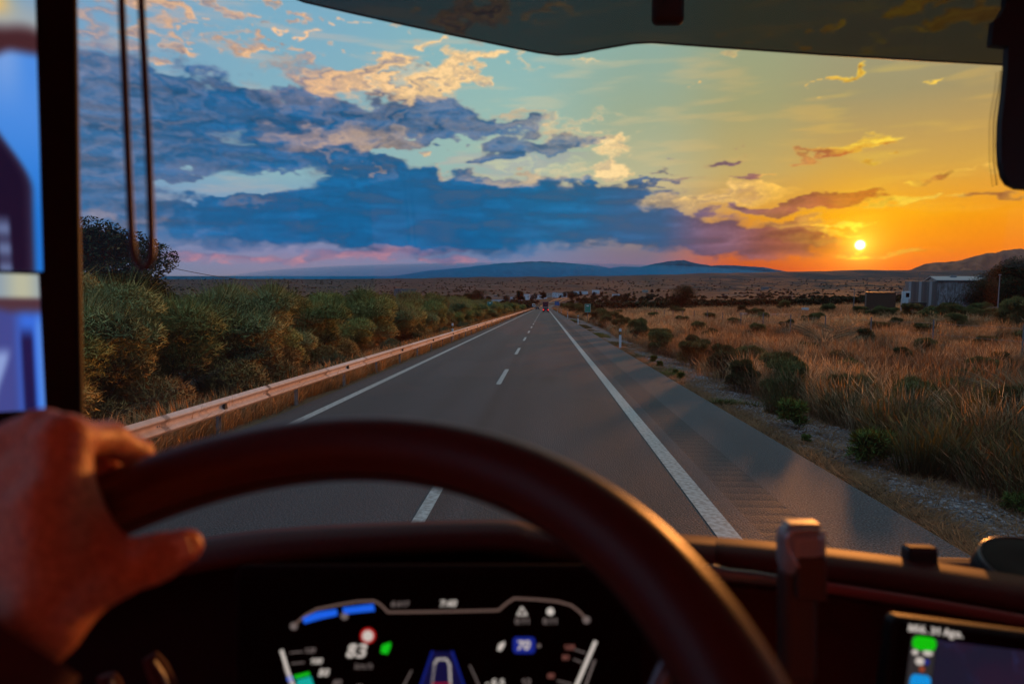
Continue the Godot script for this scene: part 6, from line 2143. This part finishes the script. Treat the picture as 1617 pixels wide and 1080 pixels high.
	m.tube(path, PackedFloat32Array([0.0022]), 8, true)
	part(pod, "ring", m.mesh(), paint(Color(0.05, 0.045, 0.045), 0.3, 0.3))

# ---------------------------------------------------------------- the driver's left arm
# bones: [from, to, radius, radius]; their distances are joined with a soft minimum and meshed as surface nets
func flesh(bones: Array, cell: float, soft: float) -> MB:
	var lo := Vector3.INF
	var hi := -Vector3.INF
	for b in bones:
		for e in 2:
			var r: float = b[2 + e] + 0.012
			lo = lo.min(b[e] - Vector3(r, r, r))
			hi = hi.max(b[e] + Vector3(r, r, r))
	var n := Vector3i(((hi - lo) / cell).ceil()) + Vector3i(1, 1, 1)
	var f := PackedFloat32Array()
	f.resize(n.x * n.y * n.z)
	for b in bones:
		var a: Vector3 = b[0]
		var ab: Vector3 = b[1] - a
		var len2 := ab.length_squared()
		var ra: float = b[2]
		var rb: float = b[3]
		var reach := maxf(ra, rb) + 0.011
		var c0 := Vector3i(((a.min(b[1]) - Vector3(reach, reach, reach) - lo) / cell).floor()).clamp(Vector3i.ZERO, n - Vector3i.ONE)
		var c1 := Vector3i(((a.max(b[1]) + Vector3(reach, reach, reach) - lo) / cell).ceil()).clamp(Vector3i.ZERO, n - Vector3i.ONE)
		for z in range(c0.z, c1.z + 1):
			for y in range(c0.y, c1.y + 1):
				var row := (z * n.y + y) * n.x
				for x in range(c0.x, c1.x + 1):
					var p := lo + Vector3(x, y, z) * cell
					var t := clampf((p - a).dot(ab) / len2, 0.0, 1.0)
					var d := (p - a - ab * t).length() - lerpf(ra, rb, t)
					if d < 0.0105:
						f[row + x] += exp(-d * soft)
	for i in f.size():
		f[i] = -log(f[i]) / soft if f[i] > 0.0 else 0.0105
	var m := MB.new()
	var ids := {}
	var sx := 1
	var sy := n.x
	var sz := n.x * n.y
	var corner := [0, sx, sy, sx + sy, sz, sx + sz, sy + sz, sx + sy + sz]
	var at_c := [Vector3(0, 0, 0), Vector3(1, 0, 0), Vector3(0, 1, 0), Vector3(1, 1, 0), Vector3(0, 0, 1), Vector3(1, 0, 1), Vector3(0, 1, 1), Vector3(1, 1, 1)]
	var edges := [[0, 1], [2, 3], [4, 5], [6, 7], [0, 2], [1, 3], [4, 6], [5, 7], [0, 4], [1, 5], [2, 6], [3, 7]]
	for z in n.z - 1:
		for y in n.y - 1:
			for x in n.x - 1:
				var i := z * sz + y * sy + x
				if f[i] > 0.0104 and f[i + sx + sy + sz] > 0.0104:
					continue
				var mask := 0
				for k in 8:
					if f[i + corner[k]] < 0.0:
						mask |= 1 << k
				if mask == 0 or mask == 255:
					continue
				var sum := Vector3.ZERO
				var cnt := 0
				for e in edges:
					var fa: float = f[i + corner[e[0]]]
					var fb: float = f[i + corner[e[1]]]
					if (fa < 0.0) != (fb < 0.0):
						sum += at_c[e[0]].lerp(at_c[e[1]], fa / (fa - fb))
						cnt += 1
				var g := Vector3.ZERO
				for k in 8:
					g += (at_c[k] - Vector3(0.5, 0.5, 0.5)) * f[i + corner[k]]
				ids[i] = m.vert(lo + (Vector3(x, y, z) + sum / cnt) * cell, g.normalized())
	for z in range(1, n.z - 1):
		for y in range(1, n.y - 1):
			for x in range(1, n.x - 1):
				var i := z * sz + y * sy + x
				if not ids.has(i):
					continue
				for q in [[sx, sy, sz], [sy, sz, sx], [sz, sx, sy]]:
					var a: float = f[i]
					var b: float = f[i + q[0]]
					if (a < 0.0) == (b < 0.0):
						continue
					var v0 = ids.get(i)
					var v1 = ids.get(i - q[1])
					var v2 = ids.get(i - q[1] - q[2])
					var v3 = ids.get(i - q[2])
					if v0 == null or v1 == null or v2 == null or v3 == null:
						continue
					if a < 0.0:
						m.face(v0, v1, v2)
						m.face(v0, v2, v3)
					else:
						m.face(v0, v2, v1)
						m.face(v0, v3, v2)
	return m

func build_person() -> void:
	var P := func(x, y, d): return in_cab(x, y, d)
	var o := put_cab("person", "driver's left arm, bare hand gripping the steering wheel, dark red sleeve", "person", in_cab(40, 990, 0.34))
	var inv := o.transform.affine_inverse() * cab_t
	var wr: Vector3 = P.call(62, 985, 0.338)
	var wu: Vector3 = P.call(8, 1000, 0.342)
	var mcp := [P.call(98, 694, 0.378), P.call(66, 684, 0.388), P.call(30, 700, 0.390), P.call(-6, 735, 0.384)]
	var pip := [P.call(170, 694, 0.420), P.call(130, 694, 0.430), P.call(82, 716, 0.432), P.call(34, 756, 0.420)]
	var dip := [P.call(216, 716, 0.447), P.call(170, 742, 0.456), P.call(112, 775, 0.452), P.call(58, 808, 0.436)]
	var tip := [P.call(226, 752, 0.454), P.call(164, 792, 0.458), P.call(104, 822, 0.448), P.call(56, 848, 0.430)]
	var bones := []
	for k in 4:
		var r: float = [0.0100, 0.0102, 0.0097, 0.0085][k]
		var w: Vector3 = wr.lerp(wu, k / 3.0)
		bones.append([w, (mcp[k] as Vector3) + rot_up() * -0.002, 0.0165, 0.0120])
		bones.append([mcp[k], pip[k], 0.0120, r])
		bones.append([pip[k], dip[k], r * 1.02, r * 0.88])
		bones.append([dip[k], tip[k], r * 0.88, r * 0.76])
		# knuckle and tendon
		bones.append([(mcp[k] as Vector3).lerp(w, 0.10), mcp[k], 0.0105, 0.0128])
	for k in 3:
		bones.append([(mcp[k] as Vector3).lerp(wr, 0.25), (mcp[k + 1] as Vector3).lerp(wu, 0.25), 0.0108, 0.0108])
	# thumb, its ball and the web
	var cmc: Vector3 = P.call(96, 938, 0.350)
	var tm: Vector3 = P.call(178, 900, 0.366)
	var ti: Vector3 = P.call(240, 884, 0.372)
	var tt: Vector3 = P.call(292, 862, 0.376)
	bones.append([wr, cmc, 0.018, 0.0185])
	bones.append([cmc, tm, 0.0185, 0.0142])
	bones.append([tm, ti, 0.0138, 0.0112])
	bones.append([ti, tt, 0.0112, 0.0092])
	bones.append([P.call(238, 880, 0.368), P.call(246, 880, 0.370), 0.0108, 0.0108])
	bones.append([cmc, P.call(70, 800, 0.362), 0.018, 0.016])
	bones.append([tm, P.call(112, 800, 0.375), 0.0125, 0.013])
	bones.append([P.call(112, 800, 0.375), mcp[0], 0.013, 0.011])
	bones.append([P.call(60, 880, 0.356), P.call(40, 760, 0.376), 0.017, 0.014])
	# wrist and forearm
	var elbow := wr + (cab_inv.basis * cam_t.basis) * Vector3(-0.125, -0.185, 0.165)
	var mid := wr.lerp(wu, 0.5)
	var hand := flesh(bones + [[wr, mid.lerp(elbow, 0.22), 0.0185, 0.021], [wu, mid.lerp(elbow, 0.22), 0.0185, 0.021]], 0.0028, 420.0)
	var skin := paint(Color(0.86, 0.36, 0.175), 0.48, 0, 0.45)
	skin.subsurf_scatter_enabled = true
	skin.subsurf_scatter_strength = 0.55
	skin.albedo_texture = noise_tex(256, 0.045, Color(0.62, 0.52, 0.50), Color(1, 1, 1), 51, FastNoiseLite.TYPE_SIMPLEX, 4)
	skin.uv1_triplanar = true
	skin.uv1_scale = Vector3(16, 16, 16)
	skin.heightmap_enabled = true
	skin.heightmap_texture = skin.albedo_texture
	skin.heightmap_scale = 0.12
	part(o, "hand", hand.mesh(), skin, inv)
	# thumb nail
	var nb := MB.new()
	var tdir := (tt - ti).normalized()
	var face_dir := (-(tt)).normalized()
	var side := tdir.cross(face_dir).normalized()
	var upn := side.cross(tdir).normalized()
	nb.rbox(tt.lerp(ti, 0.06) + upn * 0.0089, Vector3(0.0115, 0.0016, 0.0125), 0.0007, Basis(side, upn, side.cross(upn)))
	part(o, "thumbnail", nb.mesh(), paint(Color(0.70, 0.36, 0.24), 0.35), inv)
	# sleeve over the forearm, up to the shoulder behind the frame
	var shoulder := elbow + Vector3(0.13, 0.16, 0.30)
	var m := MB.new()
	var path := PackedVector3Array(spread([mid.lerp(elbow, 0.015), mid.lerp(elbow, 0.14), mid.lerp(elbow, 0.55), elbow + Vector3(-0.01, -0.01, 0), elbow.lerp(shoulder, 0.45), shoulder], 26))
	var radii := PackedFloat32Array()
	for k in 26:
		radii.push_back(0.037 + 0.022 * (k / 25.0) + 0.0020 * sin(k * 2.1) + (0.002 if k == 1 else 0.0))
	m.tube(path, radii, 24)
	var cloth := paint(Color(0.055, 0.008, 0.010), 0.9)
	cloth.rim_enabled = true
	cloth.rim = 0.3
	part(o, "sleeve", m.mesh(), cloth, inv)

func rot_up() -> Vector3:
	return cab_inv.basis * cam_t.basis * Vector3.UP

func _ready() -> void:
	setup()
	build_land()
	build_road()
	build_plants()
	build_guardrail()
	build_traffic()
	build_far_things()
	build_cab()
	build_person()
	haze_bank()
